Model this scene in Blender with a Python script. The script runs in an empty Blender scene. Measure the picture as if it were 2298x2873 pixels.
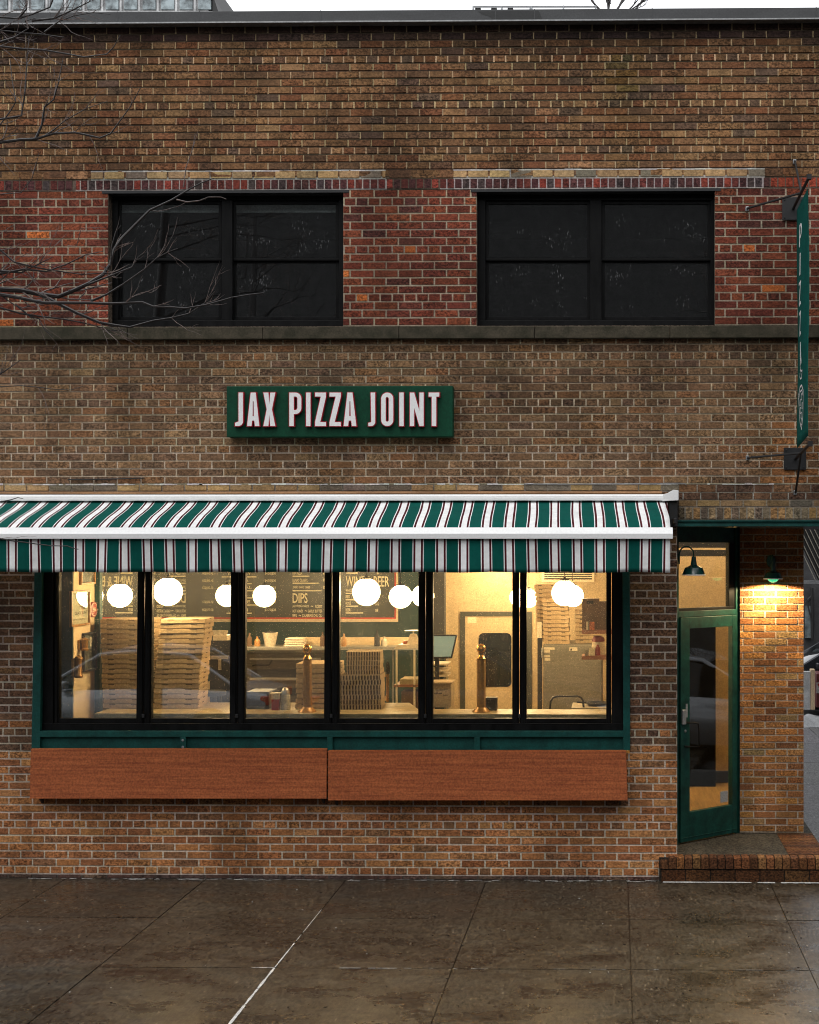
import bpy, bmesh, math, random
from mathutils import Vector, Matrix, Euler
R = math.radians
rnd = random.Random(7)
scn = bpy.context.scene
COL = scn.collection

# ------------------------------------------------------------------ camera, sky, sun, exposure
FPX, PX0, PY0 = 3750.0, 1667.0, 1530.0        # focal length and principal point, photograph pixels
DIST, HCAM, YAW = 11.7, 2.93, R(0.93)
cam_d = bpy.data.cameras.new("camera")
cam = bpy.data.objects.new("camera", cam_d)
COL.objects.link(cam)
cam.location = (0, -DIST, HCAM)
cam.rotation_euler = (R(90), 0, YAW)
cam_d.sensor_fit = 'VERTICAL'
cam_d.sensor_height = 24
cam_d.lens = FPX / 2873 * 24
cam_d.shift_x = (1149 - PX0) / 2873
cam_d.shift_y = (PY0 - 1436.5) / 2873
cam_d.clip_end = 2000
cam_d.clip_start = 0.05
scn.camera = cam

world = bpy.data.worlds.new("World")
scn.world = world
world.use_nodes = True
wn, wl_ = world.node_tree.nodes, world.node_tree.links
SUN_EL, SUN_ROT = R(62), R(200)
sky = wn.new('ShaderNodeTexSky')
sky.sky_type = 'NISHITA'
sky.sun_disc = False
sky.sun_elevation = SUN_EL
sky.sun_rotation = SUN_ROT
sky.air_density = 1.2
sky.dust_density = 4.0
hs = wn.new('ShaderNodeHueSaturation')
hs.inputs['Saturation'].default_value = 0.22
wl_.new(sky.outputs[0], hs.inputs['Color'])
bg = wn['Background']
bg.inputs['Strength'].default_value = 0.15
# a closed layer of bright cloud in front of that sky, a little uneven
ctc = wn.new('ShaderNodeTexCoord')
cnz = wn.new('ShaderNodeTexNoise'); cnz.inputs['Scale'].default_value = 2.0; cnz.inputs['Detail'].default_value = 5
wl_.new(ctc.outputs['Generated'], cnz.inputs['Vector'])
crp = wn.new('ShaderNodeMapRange'); crp.inputs['To Min'].default_value = 0.80; crp.inputs['To Max'].default_value = 0.96
wl_.new(cnz.outputs['Fac'], crp.inputs['Value'])
cmx = wn.new('ShaderNodeMix'); cmx.data_type = 'RGBA'
cmx.inputs['B'].default_value = (8.6, 8.75, 9.0, 1)
wl_.new(crp.outputs[0], cmx.inputs['Factor'])
wl_.new(hs.outputs[0], cmx.inputs['A'])
wl_.new(cmx.outputs['Result'], bg.inputs['Color'])

sd = bpy.data.lights.new("sun", 'SUN')
sd.energy = 0.65
sd.angle = R(25)
sd.color = (1.0, 0.97, 0.93)
sun = bpy.data.objects.new("sun", sd)
COL.objects.link(sun)
# a Nishita rotation of 200 deg: the sun stands on the camera's side of the street, high up
sv = Vector((math.sin(SUN_ROT) * math.cos(SUN_EL), math.cos(SUN_ROT) * math.cos(SUN_EL), math.sin(SUN_EL)))
sun.rotation_euler = sv.to_track_quat('Z', 'Y').to_euler()
sun.location = sv * 40

scn.view_settings.view_transform = 'Standard'
scn.view_settings.look = 'None'
scn.view_settings.exposure = 0.30
scn.view_settings.gamma = 1.0
scn.render.engine = 'CYCLES'
scn.cycles.use_denoising = True
scn.cycles.filter_width = 1.05
scn.cycles.use_adaptive_sampling = False
scn.cycles.max_bounces = 10
scn.cycles.transparent_max_bounces = 16
scn.cycles.glossy_bounces = 5
scn.cycles.sample_clamp_indirect = 6.0
scn.cycles.caustics_reflective = False
scn.cycles.caustics_refractive = False

# ------------------------------------------------------------------ pixel <-> world
cs, sn = math.cos(YAW), math.sin(YAW)
def W(u, v, Y):
    """the point on the vertical plane y = Y that the photograph shows at pixel (u, v)"""
    a, b = (u - PX0) / FPX, (PY0 - v) / FPX
    d = Vector((-sn + cs * a, cs + sn * a, b))
    t = (Y + DIST) / d.y
    return Vector((t * d.x, Y, HCAM + t * d.z))
def WX(u, Y): return W(u, PY0, Y).x
def WZ(v, Y, u=1149): return W(u, v, Y).z
def WG(u, v, z):
    """the point at height z seen at pixel (u, v)"""
    a, b = (u - PX0) / FPX, (PY0 - v) / FPX
    d = Vector((-sn + cs * a, cs + sn * a, b))
    t = (z - HCAM) / d.z
    return Vector((t * d.x, -DIST + t * d.y, z))
def WS(u, v, x):
    """the point on the side plane x = const seen at pixel (u, v)"""
    a, b = (u - PX0) / FPX, (PY0 - v) / FPX
    d = Vector((-sn + cs * a, cs + sn * a, b))
    t = x / d.x
    return Vector((x, -DIST + t * d.y, HCAM + t * d.z))

def lin(c):
    return tuple(((x / 255) / 12.92 if x / 255 <= 0.04045 else ((x / 255 + 0.055) / 1.055) ** 2.4) for x in c)

# ------------------------------------------------------------------ materials
def nodes_of(name):
    m = bpy.data.materials.new(name)
    m.use_nodes = True
    return m, m.node_tree.nodes, m.node_tree.links, m.node_tree.nodes['Principled BSDF']

def mat(name, col, rough=0.6, metal=0.0, var=0.25, scale=8.0, bump=0.0, bscale=60.0, stretch=(1, 1, 1), col2=None, spec=0.5, rvar=0.0, detail=6.0, lo=0.35, hi=0.65, grit=0.14):
    """procedural paint / wood / stone: two-tone noise, fine grain, bump"""
    m, n, l, b = nodes_of(name)
    tc = n.new('ShaderNodeTexCoord')
    mp = n.new('ShaderNodeMapping')
    mp.inputs['Scale'].default_value = stretch
    l.new(tc.outputs['Object'], mp.inputs['Vector'])
    nz = n.new('ShaderNodeTexNoise')
    nz.inputs['Scale'].default_value = scale
    nz.inputs['Detail'].default_value = detail
    nz.inputs['Roughness'].default_value = 0.65
    l.new(mp.outputs[0], nz.inputs['Vector'])
    rp = n.new('ShaderNodeMapRange')
    rp.inputs['From Min'].default_value = lo
    rp.inputs['From Max'].default_value = hi
    l.new(nz.outputs['Fac'], rp.inputs['Value'])
    mx = n.new('ShaderNodeMix')
    mx.data_type = 'RGBA'
    c2 = col2 if col2 else tuple(max(0, x * (1 - var)) for x in col)
    mx.inputs['A'].default_value = (*c2, 1)
    mx.inputs['B'].default_value = (*col, 1)
    l.new(rp.outputs[0], mx.inputs['Factor'])
    fn_ = n.new('ShaderNodeTexNoise'); fn_.inputs['Scale'].default_value = 62; fn_.inputs['Detail'].default_value = 3
    l.new(tc.outputs['Object'], fn_.inputs['Vector'])
    fr_ = n.new('ShaderNodeMapRange'); fr_.inputs['From Min'].default_value = 0.36; fr_.inputs['From Max'].default_value = 0.64
    fr_.inputs['To Min'].default_value = 1 - grit; fr_.inputs['To Max'].default_value = 1 + grit
    l.new(fn_.outputs['Fac'], fr_.inputs['Value'])
    gm = n.new('ShaderNodeVectorMath'); gm.operation = 'SCALE'
    l.new(mx.outputs['Result'], gm.inputs[0]); l.new(fr_.outputs[0], gm.inputs['Scale'])
    l.new(gm.outputs[0], b.inputs['Base Color'])
    b.inputs['Roughness'].default_value = rough
    if rvar:
        rr = n.new('ShaderNodeMapRange')
        rr.inputs['From Min'].default_value = 0.35
        rr.inputs['From Max'].default_value = 0.65
        rr.inputs['To Min'].default_value = max(0.03, rough - rvar)
        rr.inputs['To Max'].default_value = min(1, rough + rvar)
        l.new(nz.outputs['Fac'], rr.inputs['Value'])
        l.new(rr.outputs[0], b.inputs['Roughness'])
    b.inputs['Metallic'].default_value = metal
    b.inputs['Specular IOR Level'].default_value = spec
    if bump:
        n2 = n.new('ShaderNodeTexNoise')
        n2.inputs['Scale'].default_value = bscale
        n2.inputs['Detail'].default_value = 5
        l.new(mp.outputs[0], n2.inputs['Vector'])
        bp = n.new('ShaderNodeBump')
        bp.inputs['Strength'].default_value = bump
        bp.inputs['Distance'].default_value = 0.004
        l.new(n2.outputs['Fac'], bp.inputs['Height'])
        l.new(bp.outputs[0], b.inputs['Normal'])
    return m

def emit(name, col, strength):
    m, n, l, b = nodes_of(name)
    b.inputs['Base Color'].default_value = (*(x * .5 for x in col), 1)
    b.inputs['Emission Color'].default_value = (*col, 1)
    b.inputs['Emission Strength'].default_value = strength
    m.cycles.emission_sampling = 'NONE'
    return m

def glass(name, tint=(0.93, 0.95, 0.93), base=0.045, dirt=0.0, diff=False):
    """thin pane: clear with a mirror share that grows towards grazing, a little grime and dried drops"""
    m = bpy.data.materials.new(name)
    m.use_nodes = True
    n, l = m.node_tree.nodes, m.node_tree.links
    n.remove(n['Principled BSDF'])
    out = n['Material Output']
    tr = n.new('ShaderNodeBsdfTransparent')
    tr.inputs[0].default_value = (*tint, 1)
    gl = n.new('ShaderNodeBsdfGlossy')
    gl.inputs['Roughness'].default_value = 0.0
    gl.inputs['Color'].default_value = (1, 1, 1, 1)
    lw = n.new('ShaderNodeLayerWeight')
    lw.inputs['Blend'].default_value = 0.5
    pw = n.new('ShaderNodeMath'); pw.operation = 'POWER'; pw.inputs[1].default_value = 5
    l.new(lw.outputs['Facing'], pw.inputs[0])
    ma = n.new('ShaderNodeMath'); ma.operation = 'MULTIPLY_ADD'
    ma.inputs[1].default_value = 1 - base; ma.inputs[2].default_value = base
    l.new(pw.outputs[0], ma.inputs[0])
    mix = n.new('ShaderNodeMixShader')
    l.new(ma.outputs[0], mix.inputs[0]); l.new(tr.outputs[0], mix.inputs[1]); l.new(gl.outputs[0], mix.inputs[2])
    last = mix
    if dirt:
        tc = n.new('ShaderNodeTexCoord')
        mp = n.new('ShaderNodeMapping'); mp.inputs['Scale'].default_value = (1, 1, 0.22)
        l.new(tc.outputs['Object'], mp.inputs['Vector'])
        vo = n.new('ShaderNodeTexVoronoi'); vo.inputs['Scale'].default_value = 70
        l.new(mp.outputs[0], vo.inputs['Vector'])
        nz = n.new('ShaderNodeTexNoise'); nz.inputs['Scale'].default_value = 5.0; nz.inputs['Detail'].default_value = 3
        l.new(tc.outputs['Object'], nz.inputs['Vector'])
        r1 = n.new('ShaderNodeMapRange'); r1.inputs['From Min'].default_value = 0.24; r1.inputs['From Max'].default_value = 0.12
        l.new(vo.outputs['Distance'], r1.inputs['Value'])
        r2 = n.new('ShaderNodeMapRange'); r2.inputs['From Min'].default_value = 0.54; r2.inputs['From Max'].default_value = 0.66
        l.new(nz.outputs['Fac'], r2.inputs['Value'])
        mm = n.new('ShaderNodeMath'); mm.operation = 'MULTIPLY'
        l.new(r1.outputs[0], mm.inputs[0]); l.new(r2.outputs[0], mm.inputs[1])
        m3 = n.new('ShaderNodeMath'); m3.operation = 'MULTIPLY_ADD'; m3.inputs[1].default_value = dirt; m3.inputs[2].default_value = 0.003 if diff else 0.012
        l.new(mm.outputs[0], m3.inputs[0])
        tl = n.new('ShaderNodeBsdfDiffuse' if diff else 'ShaderNodeBsdfTranslucent'); tl.inputs[0].default_value = (0.8, 0.8, 0.8, 1)
        mix2 = n.new('ShaderNodeMixShader')
        l.new(m3.outputs[0], mix2.inputs[0]); l.new(mix.outputs[0], mix2.inputs[1]); l.new(tl.outputs[0], mix2.inputs[2])
        last = mix2
    l.new(last.outputs[0], out.inputs['Surface'])
    return m

def brick_mat():
    m, n, l, b = nodes_of('weathered_brick')
    at = n.new('ShaderNodeAttribute'); at.attribute_name = 'tone'
    tc = n.new('ShaderNodeTexCoord')
    # coarse wire-cut grain of the faces
    n1 = n.new('ShaderNodeTexNoise'); n1.inputs['Scale'].default_value = 52; n1.inputs['Detail'].default_value = 4; n1.inputs['Roughness'].default_value = 0.7
    mp = n.new('ShaderNodeMapping'); mp.inputs['Scale'].default_value = (1.0, 1.0, 1.25)
    l.new(tc.outputs['Object'], mp.inputs['Vector']); l.new(mp.outputs[0], n1.inputs['Vector'])
    r1 = n.new('ShaderNodeMapRange'); r1.inputs['From Min'].default_value = 0.39; r1.inputs['From Max'].default_value = 0.63
    r1.inputs['To Min'].default_value = 0.30; r1.inputs['To Max'].default_value = 1.65
    l.new(n1.outputs['Fac'], r1.inputs['Value'])
    # broad soot and wash marks that run down the wall
    n2 = n.new('ShaderNodeTexNoise'); n2.inputs['Scale'].default_value = 1.6; n2.inputs['Detail'].default_value = 7; n2.inputs['Roughness'].default_value = 0.62
    mp2 = n.new('ShaderNodeMapping'); mp2.inputs['Scale'].default_value = (1.5, 1.0, 0.6)
    l.new(tc.outputs['Object'], mp2.inputs['Vector']); l.new(mp2.outputs[0], n2.inputs['Vector'])
    r2 = n.new('ShaderNodeMapRange'); r2.inputs['From Min'].default_value = 0.36; r2.inputs['From Max'].default_value = 0.6
    r2.inputs['To Min'].default_value = 0.62; r2.inputs['To Max'].default_value = 1.08
    l.new(n2.outputs['Fac'], r2.inputs['Value'])
    gs = n.new('ShaderNodeMix'); gs.data_type = 'FLOAT'; gs.inputs['A'].default_value = 1.0     # smooth joints, coarse bricks
    l.new(at.outputs['Alpha'], gs.inputs['Factor']); l.new(r1.outputs[0], gs.inputs['B'])
    mu = n.new('ShaderNodeMath'); mu.operation = 'MULTIPLY'
    l.new(gs.outputs['Result'], mu.inputs[0]); l.new(r2.outputs[0], mu.inputs[1])
    vm = n.new('ShaderNodeVectorMath'); vm.operation = 'SCALE'
    l.new(at.outputs['Color'], vm.inputs[0]); l.new(mu.outputs[0], vm.inputs['Scale'])
    l.new(vm.outputs[0], b.inputs['Base Color'])
    b.inputs['Roughness'].default_value = 0.82
    b.inputs['Specular IOR Level'].default_value = 0.15
    bp = n.new('ShaderNodeBump'); bp.inputs['Strength'].default_value = 0.9; bp.inputs['Distance'].default_value = 0.006
    l.new(n1.outputs['Fac'], bp.inputs['Height']); l.new(bp.outputs[0], b.inputs['Normal'])
    return m

def stripe_mat(x_phase, period):
    m, n, l, b = nodes_of('striped_canvas')
    tc = n.new('ShaderNodeTexCoord'); sx = n.new('ShaderNodeSeparateXYZ')
    at = n.new('ShaderNodeAttribute'); at.attribute_name = 'cloth_x'
    a = n.new('ShaderNodeMath'); a.operation = 'SUBTRACT'; a.inputs[1].default_value = x_phase
    l.new(at.outputs['Fac'], a.inputs[0])
    d = n.new('ShaderNodeMath'); d.operation = 'DIVIDE'; d.inputs[1].default_value = period
    l.new(a.outputs[0], d.inputs[0])
    f = n.new('ShaderNodeMath'); f.operation = 'FRACT'
    l.new(d.outputs[0], f.inputs[0])
    cr = n.new('ShaderNodeValToRGB'); cr.color_ramp.interpolation = 'CONSTANT'
    wh, ma, gr = (0.84, 0.84, 0.83, 1), (0.075, 0.010, 0.014, 1), (0.002, 0.078, 0.062, 1)
    stops = [(0, wh), (0.038, ma), (0.126, wh), (0.37, ma), (0.458, wh), (0.496, gr)]
    e = cr.color_ramp.elements
    e[0].position = 0; e[0].color = wh
    e[1].position = 0.038; e[1].color = ma
    for p, c in stops[2:]:
        x = e.new(p); x.color = c
    l.new(f.outputs[0], cr.inputs[0])
    nz = n.new('ShaderNodeTexNoise'); nz.inputs['Scale'].default_value = 9; nz.inputs['Detail'].default_value = 8; nz.inputs['Roughness'].default_value = 0.7
    l.new(tc.outputs['Object'], nz.inputs['Vector'])
    r = n.new('ShaderNodeMapRange'); r.inputs['From Min'].default_value = 0.3; r.inputs['From Max'].default_value = 0.62; r.inputs['To Min'].default_value = 0.78; r.inputs['To Max'].default_value = 1.02
    l.new(nz.outputs['Fac'], r.inputs['Value'])
    vm = n.new('ShaderNodeVectorMath'); vm.operation = 'SCALE'
    l.new(cr.outputs[0], vm.inputs[0]); l.new(r.outputs[0], vm.inputs['Scale'])
    l.new(vm.outputs[0], b.inputs['Base Color'])
    b.inputs['Roughness'].default_value = 0.9
    b.inputs['Specular IOR Level'].default_value = 0.12
    wv = n.new('ShaderNodeTexNoise'); wv.inputs['Scale'].default_value = 500
    l.new(tc.outputs['Object'], wv.inputs['Vector'])
    bp = n.new('ShaderNodeBump'); bp.inputs['Strength'].default_value = 0.25; bp.inputs['Distance'].default_value = 0.002
    l.new(wv.outputs['Fac'], bp.inputs['Height']); l.new(bp.outputs[0], b.inputs['Normal'])
    return m

def pave_mat(name, wet=0.5, gain=1.0):
    m, n, l, b = nodes_of(name)
    at = n.new('ShaderNodeAttribute'); at.attribute_name = 'tone'
    tc = n.new('ShaderNodeTexCoord')
    n1 = n.new('ShaderNodeTexNoise'); n1.inputs['Scale'].default_value = 58; n1.inputs['Detail'].default_value = 3; n1.inputs['Roughness'].default_value = 0.7
    mpg = n.new('ShaderNodeMapping'); mpg.inputs['Scale'].default_value = (1, .34, 1)      # broomed finish
    l.new(tc.outputs['Object'], mpg.inputs['Vector']); l.new(mpg.outputs[0], n1.inputs['Vector'])
    r1 = n.new('ShaderNodeMapRange'); r1.inputs['From Min'].default_value = 0.40; r1.inputs['From Max'].default_value = 0.62; r1.inputs['To Min'].default_value = 0.42 * gain; r1.inputs['To Max'].default_value = 1.65 * gain
    l.new(n1.outputs['Fac'], r1.inputs['Value'])
    mp = n.new('ShaderNodeMapping'); mp.inputs['Scale'].default_value = (0.8, 1.7, 1)
    l.new(tc.outputs['Object'], mp.inputs['Vector'])
    n2 = n.new('ShaderNodeTexNoise'); n2.inputs['Scale'].default_value = 2.2; n2.inputs['Detail'].default_value = 9; n2.inputs['Roughness'].default_value = 0.68
    l.new(mp.outputs[0], n2.inputs['Vector'])
    r2 = n.new('ShaderNodeMapRange'); r2.inputs['From Min'].default_value = 0.34; r2.inputs['From Max'].default_value = 0.68; r2.inputs['To Min'].default_value = 0.85; r2.inputs['To Max'].default_value = 1.10
    l.new(n2.outputs['Fac'], r2.inputs['Value'])
    # aggregate grains
    vo = n.new('ShaderNodeTexVoronoi'); vo.inputs['Scale'].default_value = 30
    l.new(mpg.outputs[0], vo.inputs['Vector'])
    rv = n.new('ShaderNodeMapRange'); rv.inputs['From Min'].default_value = 0.13; rv.inputs['From Max'].default_value = 0.27; rv.inputs['To Min'].default_value = 1.0; rv.inputs['To Max'].default_value = 0.0
    l.new(vo.outputs['Distance'], rv.inputs['Value'])
    sc = n.new('ShaderNodeSeparateColor'); l.new(vo.outputs['Color'], sc.inputs[0])
    pick = n.new('ShaderNodeMapRange'); pick.inputs['From Min'].default_value = 0.40; pick.inputs['From Max'].default_value = 0.42
    l.new(sc.outputs[0], pick.inputs['Value'])
    pm = n.new('ShaderNodeMath'); pm.operation = 'MULTIPLY'
    l.new(rv.outputs[0], pm.inputs[0]); l.new(pick.outputs[0], pm.inputs[1])
    g2 = n.new('ShaderNodeMath'); g2.operation = 'MULTIPLY_ADD'
    sg = n.new('ShaderNodeMapRange'); sg.inputs['To Min'].default_value = -1.6; sg.inputs['To Max'].default_value = 2.6
    l.new(sc.outputs[1], sg.inputs['Value'])
    l.new(pm.outputs[0], g2.inputs[0]); l.new(sg.outputs[0], g2.inputs[1]); g2.inputs[2].default_value = 1.0
    mu = n.new('ShaderNodeMath'); mu.operation = 'MULTIPLY'
    l.new(r1.outputs[0], mu.inputs[0]); l.new(r2.outputs[0], mu.inputs[1])
    mu2 = n.new('ShaderNodeMath'); mu2.operation = 'MULTIPLY'
    l.new(mu.outputs[0], mu2.inputs[0]); l.new(g2.outputs[0], mu2.inputs[1])
    vm = n.new('ShaderNodeVectorMath'); vm.operation = 'SCALE'
    l.new(at.outputs['Color'], vm.inputs[0]); l.new(mu2.outputs[0], vm.inputs['Scale'])
    l.new(vm.outputs[0], b.inputs['Base Color'])
    rr = n.new('ShaderNodeMapRange'); rr.inputs['From Min'].default_value = 0.36; rr.inputs['From Max'].default_value = 0.66
    rr.inputs['To Min'].default_value = 0.70 - 0.85 * wet; rr.inputs['To Max'].default_value = 0.72 - 0.3 * wet
    l.new(n2.outputs['Fac'], rr.inputs['Value']); l.new(rr.outputs[0], b.inputs['Roughness'])
    b.inputs['Specular IOR Level'].default_value = 0.45
    bp = n.new('ShaderNodeBump'); bp.inputs['Strength'].default_value = 0.55; bp.inputs['Distance'].default_value = 0.003
    l.new(n1.outputs['Fac'], bp.inputs['Height']); l.new(bp.outputs[0], b.inputs['Normal'])
    return m

M = {}
M['brick'] = brick_mat()
M['stone'] = mat('ledge_stone', (0.075, 0.061, 0.042), 0.85, var=0.5, scale=7, bump=0.6, bscale=120, col2=(0.030, 0.028, 0.017), spec=.2)
M['coping'] = mat('grey_painted_metal', (0.05, 0.051, 0.053), 0.5, 0.0, var=0.35, scale=3, bump=0.15, bscale=200, stretch=(1, 1, 3))
M['coping_lip'] = mat('metal_drip_edge', (0.30, 0.30, 0.30), 0.35, 0.6, var=0.3, scale=20)
M['black'] = mat('black_window_frame', (0.0065, 0.0065, 0.0065), 0.5, var=0.6, scale=14, bump=0.1, stretch=(1, 1, 0.2), rvar=0.12, spec=0.12)
M['black_dull'] = mat('dull_black_paint', (0.010, 0.010, 0.011), 0.55, var=0.4, scale=20, bump=0.1)
M['teal'] = mat('green_painted_timber', (0.006, 0.070, 0.060), 0.55, spec=.25, var=0.45, scale=7, bump=0.12, bscale=90)
M['door_green'] = mat('green_painted_door', (0.006, 0.056, 0.042), 0.45, spec=.3, var=0.55, scale=9, bump=0.1, bscale=120)
M['sign_green'] = mat('green_sign_enamel', (0.002, 0.055, 0.026), 0.55, spec=.2, var=0.25, scale=24, bump=0.1, bscale=200)
M['white'] = mat('white_powder_coat', (0.88, 0.88, 0.87), 0.4, grit=.03, var=0.08, scale=3, stretch=(0.3, 1, 4))
M['letter_white'] = mat('white_acrylic', (0.88, 0.87, 0.86), 0.4, grit=.03, var=0.05)
M['letter_red'] = mat('red_acrylic', (0.40, 0.012, 0.03), 0.4, grit=.03, var=0.15)
M['wood_panel'] = mat('red_brown_stained_timber', (0.35, 0.100, 0.033), 0.6, scale=5, bump=0.3, bscale=60, stretch=(0.4, 4, 11), col2=(0.215, 0.054, 0.019), detail=14, spec=.15, lo=.34, hi=.64, grit=.22)
M['wood_trim'] = mat('bare_timber', (0.42, 0.22, 0.10), 0.7, scale=5, stretch=(0.4, 4, 9), var=0.5, bump=0.3)
M['pane'] = glass('window_glass', base=0.095, dirt=0.22)
M['pane_up'] = glass('upper_window_glass', tint=(0.85, 0.87, 0.87), base=0.075, dirt=0.2, diff=True)
M['pane_clear'] = glass('picture_glass', base=0.05)
M['concrete'] = pave_mat('wet_concrete', 0.62)
M['concrete_dry'] = pave_mat('grey_concrete', 0.25, 1.0)
M['asphalt'] = mat('wet_asphalt', (0.05, 0.05, 0.052), 0.45, var=0.4, scale=5, bump=0.5, bscale=90, rvar=0.2)
M['salt'] = mat('salt_crust', (0.62, 0.61, 0.58), 0.9, var=0.45, scale=40, bump=0.5)
M['snow'] = mat('old_snow', (0.34, 0.35, 0.36), 0.8, var=0.4, scale=6, bump=0.8, bscale=20)
M['bark'] = mat('dark_bark', (0.022, 0.016, 0.014), 0.34, var=0.5, scale=30, bump=0.5, bscale=80)
M['twig'] = mat('red_grey_twig_bark', (0.17, 0.11, 0.09), 0.35, col2=(.02, .014, .012), var=0.6, scale=25, bump=0.3)
M['cream_wall'] = mat('cream_plaster', (0.68, 0.53, 0.33), 0.85, grit=.03, var=0.08, scale=3, bump=0.15, bscale=150)
M['tan_wall'] = mat('tan_tiled_wall', (0.50, 0.38, 0.22), 0.6, var=0.15, scale=5, bump=0.1)
M['teal_wall'] = mat('dark_teal_wall', (0.010, 0.042, 0.040), 0.6, var=0.2, scale=4)
M['floor_wood'] = mat('yellow_timber_floor', (0.50, 0.33, 0.12), 0.5, scale=4, var=0.4, stretch=(6, 0.5, 1))
M['counter'] = mat('butcher_block', (0.46, 0.36, 0.20), 0.45, scale=5, var=0.5, stretch=(1.5, 6, 6), bump=0.1, col2=(0.22, 0.16, 0.08))
M['card'] = mat('brown_cardboard', (0.50, 0.36, 0.20), 0.85, var=0.16, scale=12, bump=0.12, bscale=200)
M['card_dark'] = mat('cardboard_slot', (0.06, 0.04, 0.022), 0.95, var=0.2)
M['steel'] = mat('brushed_steel', (0.46, 0.45, 0.42), 0.38, 0.85, var=0.25, scale=6, stretch=(1, 1, 12))
M['steel_dull'] = mat('grey_fridge_steel', (0.22, 0.205, 0.165), 0.5, 0.3, var=0.2, scale=4, stretch=(1, 1, 6))
M['oven'] = mat('dark_oven_steel', (0.12, 0.105, 0.085), 0.45, 0.5, var=0.4, scale=5, stretch=(1, 1, 10))
M['staff_frame'] = mat('olive_black_frame', (0.035, 0.038, 0.026), 0.5, var=0.2)
M['brass'] = mat('polished_brass', (0.62, 0.34, 0.10), 0.22, 1.0, var=0.25, scale=15)
M['brass_post'] = mat('gold_lacquered_post', (0.38, 0.19, 0.05), 0.35, 0.35, var=0.3, scale=20, stretch=(1, 1, 0.2))
M['board'] = mat('dark_menu_board', (0.030, 0.034, 0.026), 0.35, var=0.2, scale=4)
M['board_text'] = mat('cream_lettering', (0.82, 0.76, 0.55), 0.6, var=0.05)
M['board_red'] = mat('red_border_line', (0.60, 0.05, 0.02), 0.5, var=0.1)
M['cream_trim'] = mat('cream_frame', (0.70, 0.58, 0.40), 0.5, var=0.1)
M['mirror'] = mat('wall_mirror', (0.80, 0.80, 0.74), 0.02, 1.0, var=0.02, grit=.0)
M['frame_wood'] = mat('amber_picture_frame', (0.40, 0.20, 0.06), 0.4, var=0.3, scale=30)
M['paper'] = mat('cream_poster_paper', (0.66, 0.58, 0.42), 0.5, var=0.1)
M['photo'] = mat('grey_photo_print', (0.30, 0.29, 0.26), 0.4, var=0.8, scale=16, detail=3)
M['ink'] = mat('black_ink', (0.03, 0.025, 0.02), 0.7)
M['red'] = mat('red_enamel', (0.30, 0.02, 0.015), 0.4, var=0.25)
M['dull_red'] = mat('dull_red_plastic', (0.10, 0.010, 0.008), 0.6, var=0.3)
M['orange'] = mat('orange_print', (0.60, 0.16, 0.05), 0.5, var=0.6, scale=60)
M['towel'] = mat('cream_towelling', (0.70, 0.62, 0.48), 0.95, var=0.2, scale=40, bump=0.5)
M['plastic'] = mat('clear_grey_plastic', (0.42, 0.38, 0.30), 0.25, var=0.3, scale=20)
M['globe'] = emit('opal_globe_glow', (1.0, 0.80, 0.52), 7.0)
M['lamp_green'] = mat('green_enamel_shade', (0.006, 0.045, 0.038), 0.25, var=0.2, scale=10)
M['lamp_white'] = mat('white_enamel_lining', (0.8, 0.8, 0.76), 0.3, var=0.05)
M['bulb'] = emit('bulb_glow', (1.0, 0.72, 0.36), 7.0)
M['green_glow'] = emit('green_glass_glow', (0.06, 0.75, 0.36), 0.75)
M['banner'] = mat('green_banner_canvas', (0.003, 0.085, 0.070), 0.85, spec=.1, var=0.25, scale=8, bump=0.2, bscale=200)
M['screen'] = emit('monitor_screen_glow', (0.42, 0.62, 0.60), 0.16)
M['car_dark'] = mat('charcoal_car_paint', (0.035, 0.038, 0.045), 0.16, 0.3, var=0.15)
M['car_grey'] = mat('silver_car_paint', (0.50, 0.52, 0.56), 0.18, 0.5, var=0.15)
M['car_glass'] = mat('dark_car_glass', (0.010, 0.012, 0.014), 0.05, var=0.1)
M['tyre'] = mat('black_tyre', (0.012, 0.012, 0.012), 0.8)
M['lens_red'] = mat('red_lens', (0.5, 0.015, 0.01), 0.2)
M['lens_clear'] = mat('clear_lens', (0.75, 0.75, 0.72), 0.1)
M['plate'] = mat('pale_plate', (0.55, 0.55, 0.5), 0.5)
M['far_wall'] = mat('pale_rendered_wall', (0.66, 0.66, 0.66), 0.8, var=0.6, scale=1.2)
M['far_glass'] = mat('blue_grey_window', (0.38, 0.45, 0.47), 0.3, var=0.85, scale=2.4)
M['far_brick'] = mat('dark_brick', (0.10, 0.10, 0.10), 0.9, var=0.4, scale=4)
M['lane_wall'] = mat('grey_block_wall', (0.07, 0.07, 0.073), 0.85, var=0.5, scale=3, bump=0.2)
M['slat_dark'] = mat('dark_corrugated_sheet', (0.022, 0.022, 0.022), 0.6, var=0.3)
M['slat_light'] = mat('pale_rib_edge', (0.36, 0.34, 0.28), 0.6, var=0.2)
M['galv'] = mat('galvanised_metal', (0.36, 0.37, 0.38), 0.45, 0.5, var=0.3)
M['tan_post'] = mat('tan_painted_post', (0.60, 0.45, 0.28), 0.7, var=0.2)
M['chair_black'] = mat('black_tube', (0.012, 0.012, 0.012), 0.35)
M['brown_box'] = mat('dark_brown_carton', (0.13, 0.075, 0.045), 0.85, var=0.3, scale=10)
M['shelf_wood'] = mat('red_brown_shelf', (0.30, 0.11, 0.05), 0.5, scale=5, stretch=(1, 6, 6), var=0.4)
M['dark_room'] = mat('unlit_room', (0.02, 0.02, 0.021), 0.9)
M['pitch'] = mat('matt_black_board', (0.005, 0.005, 0.005), 0.9, spec=.05)
M['blind'] = mat('grey_roller_blind', (0.55, 0.60, 0.58), 0.8, var=0.3)
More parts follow.
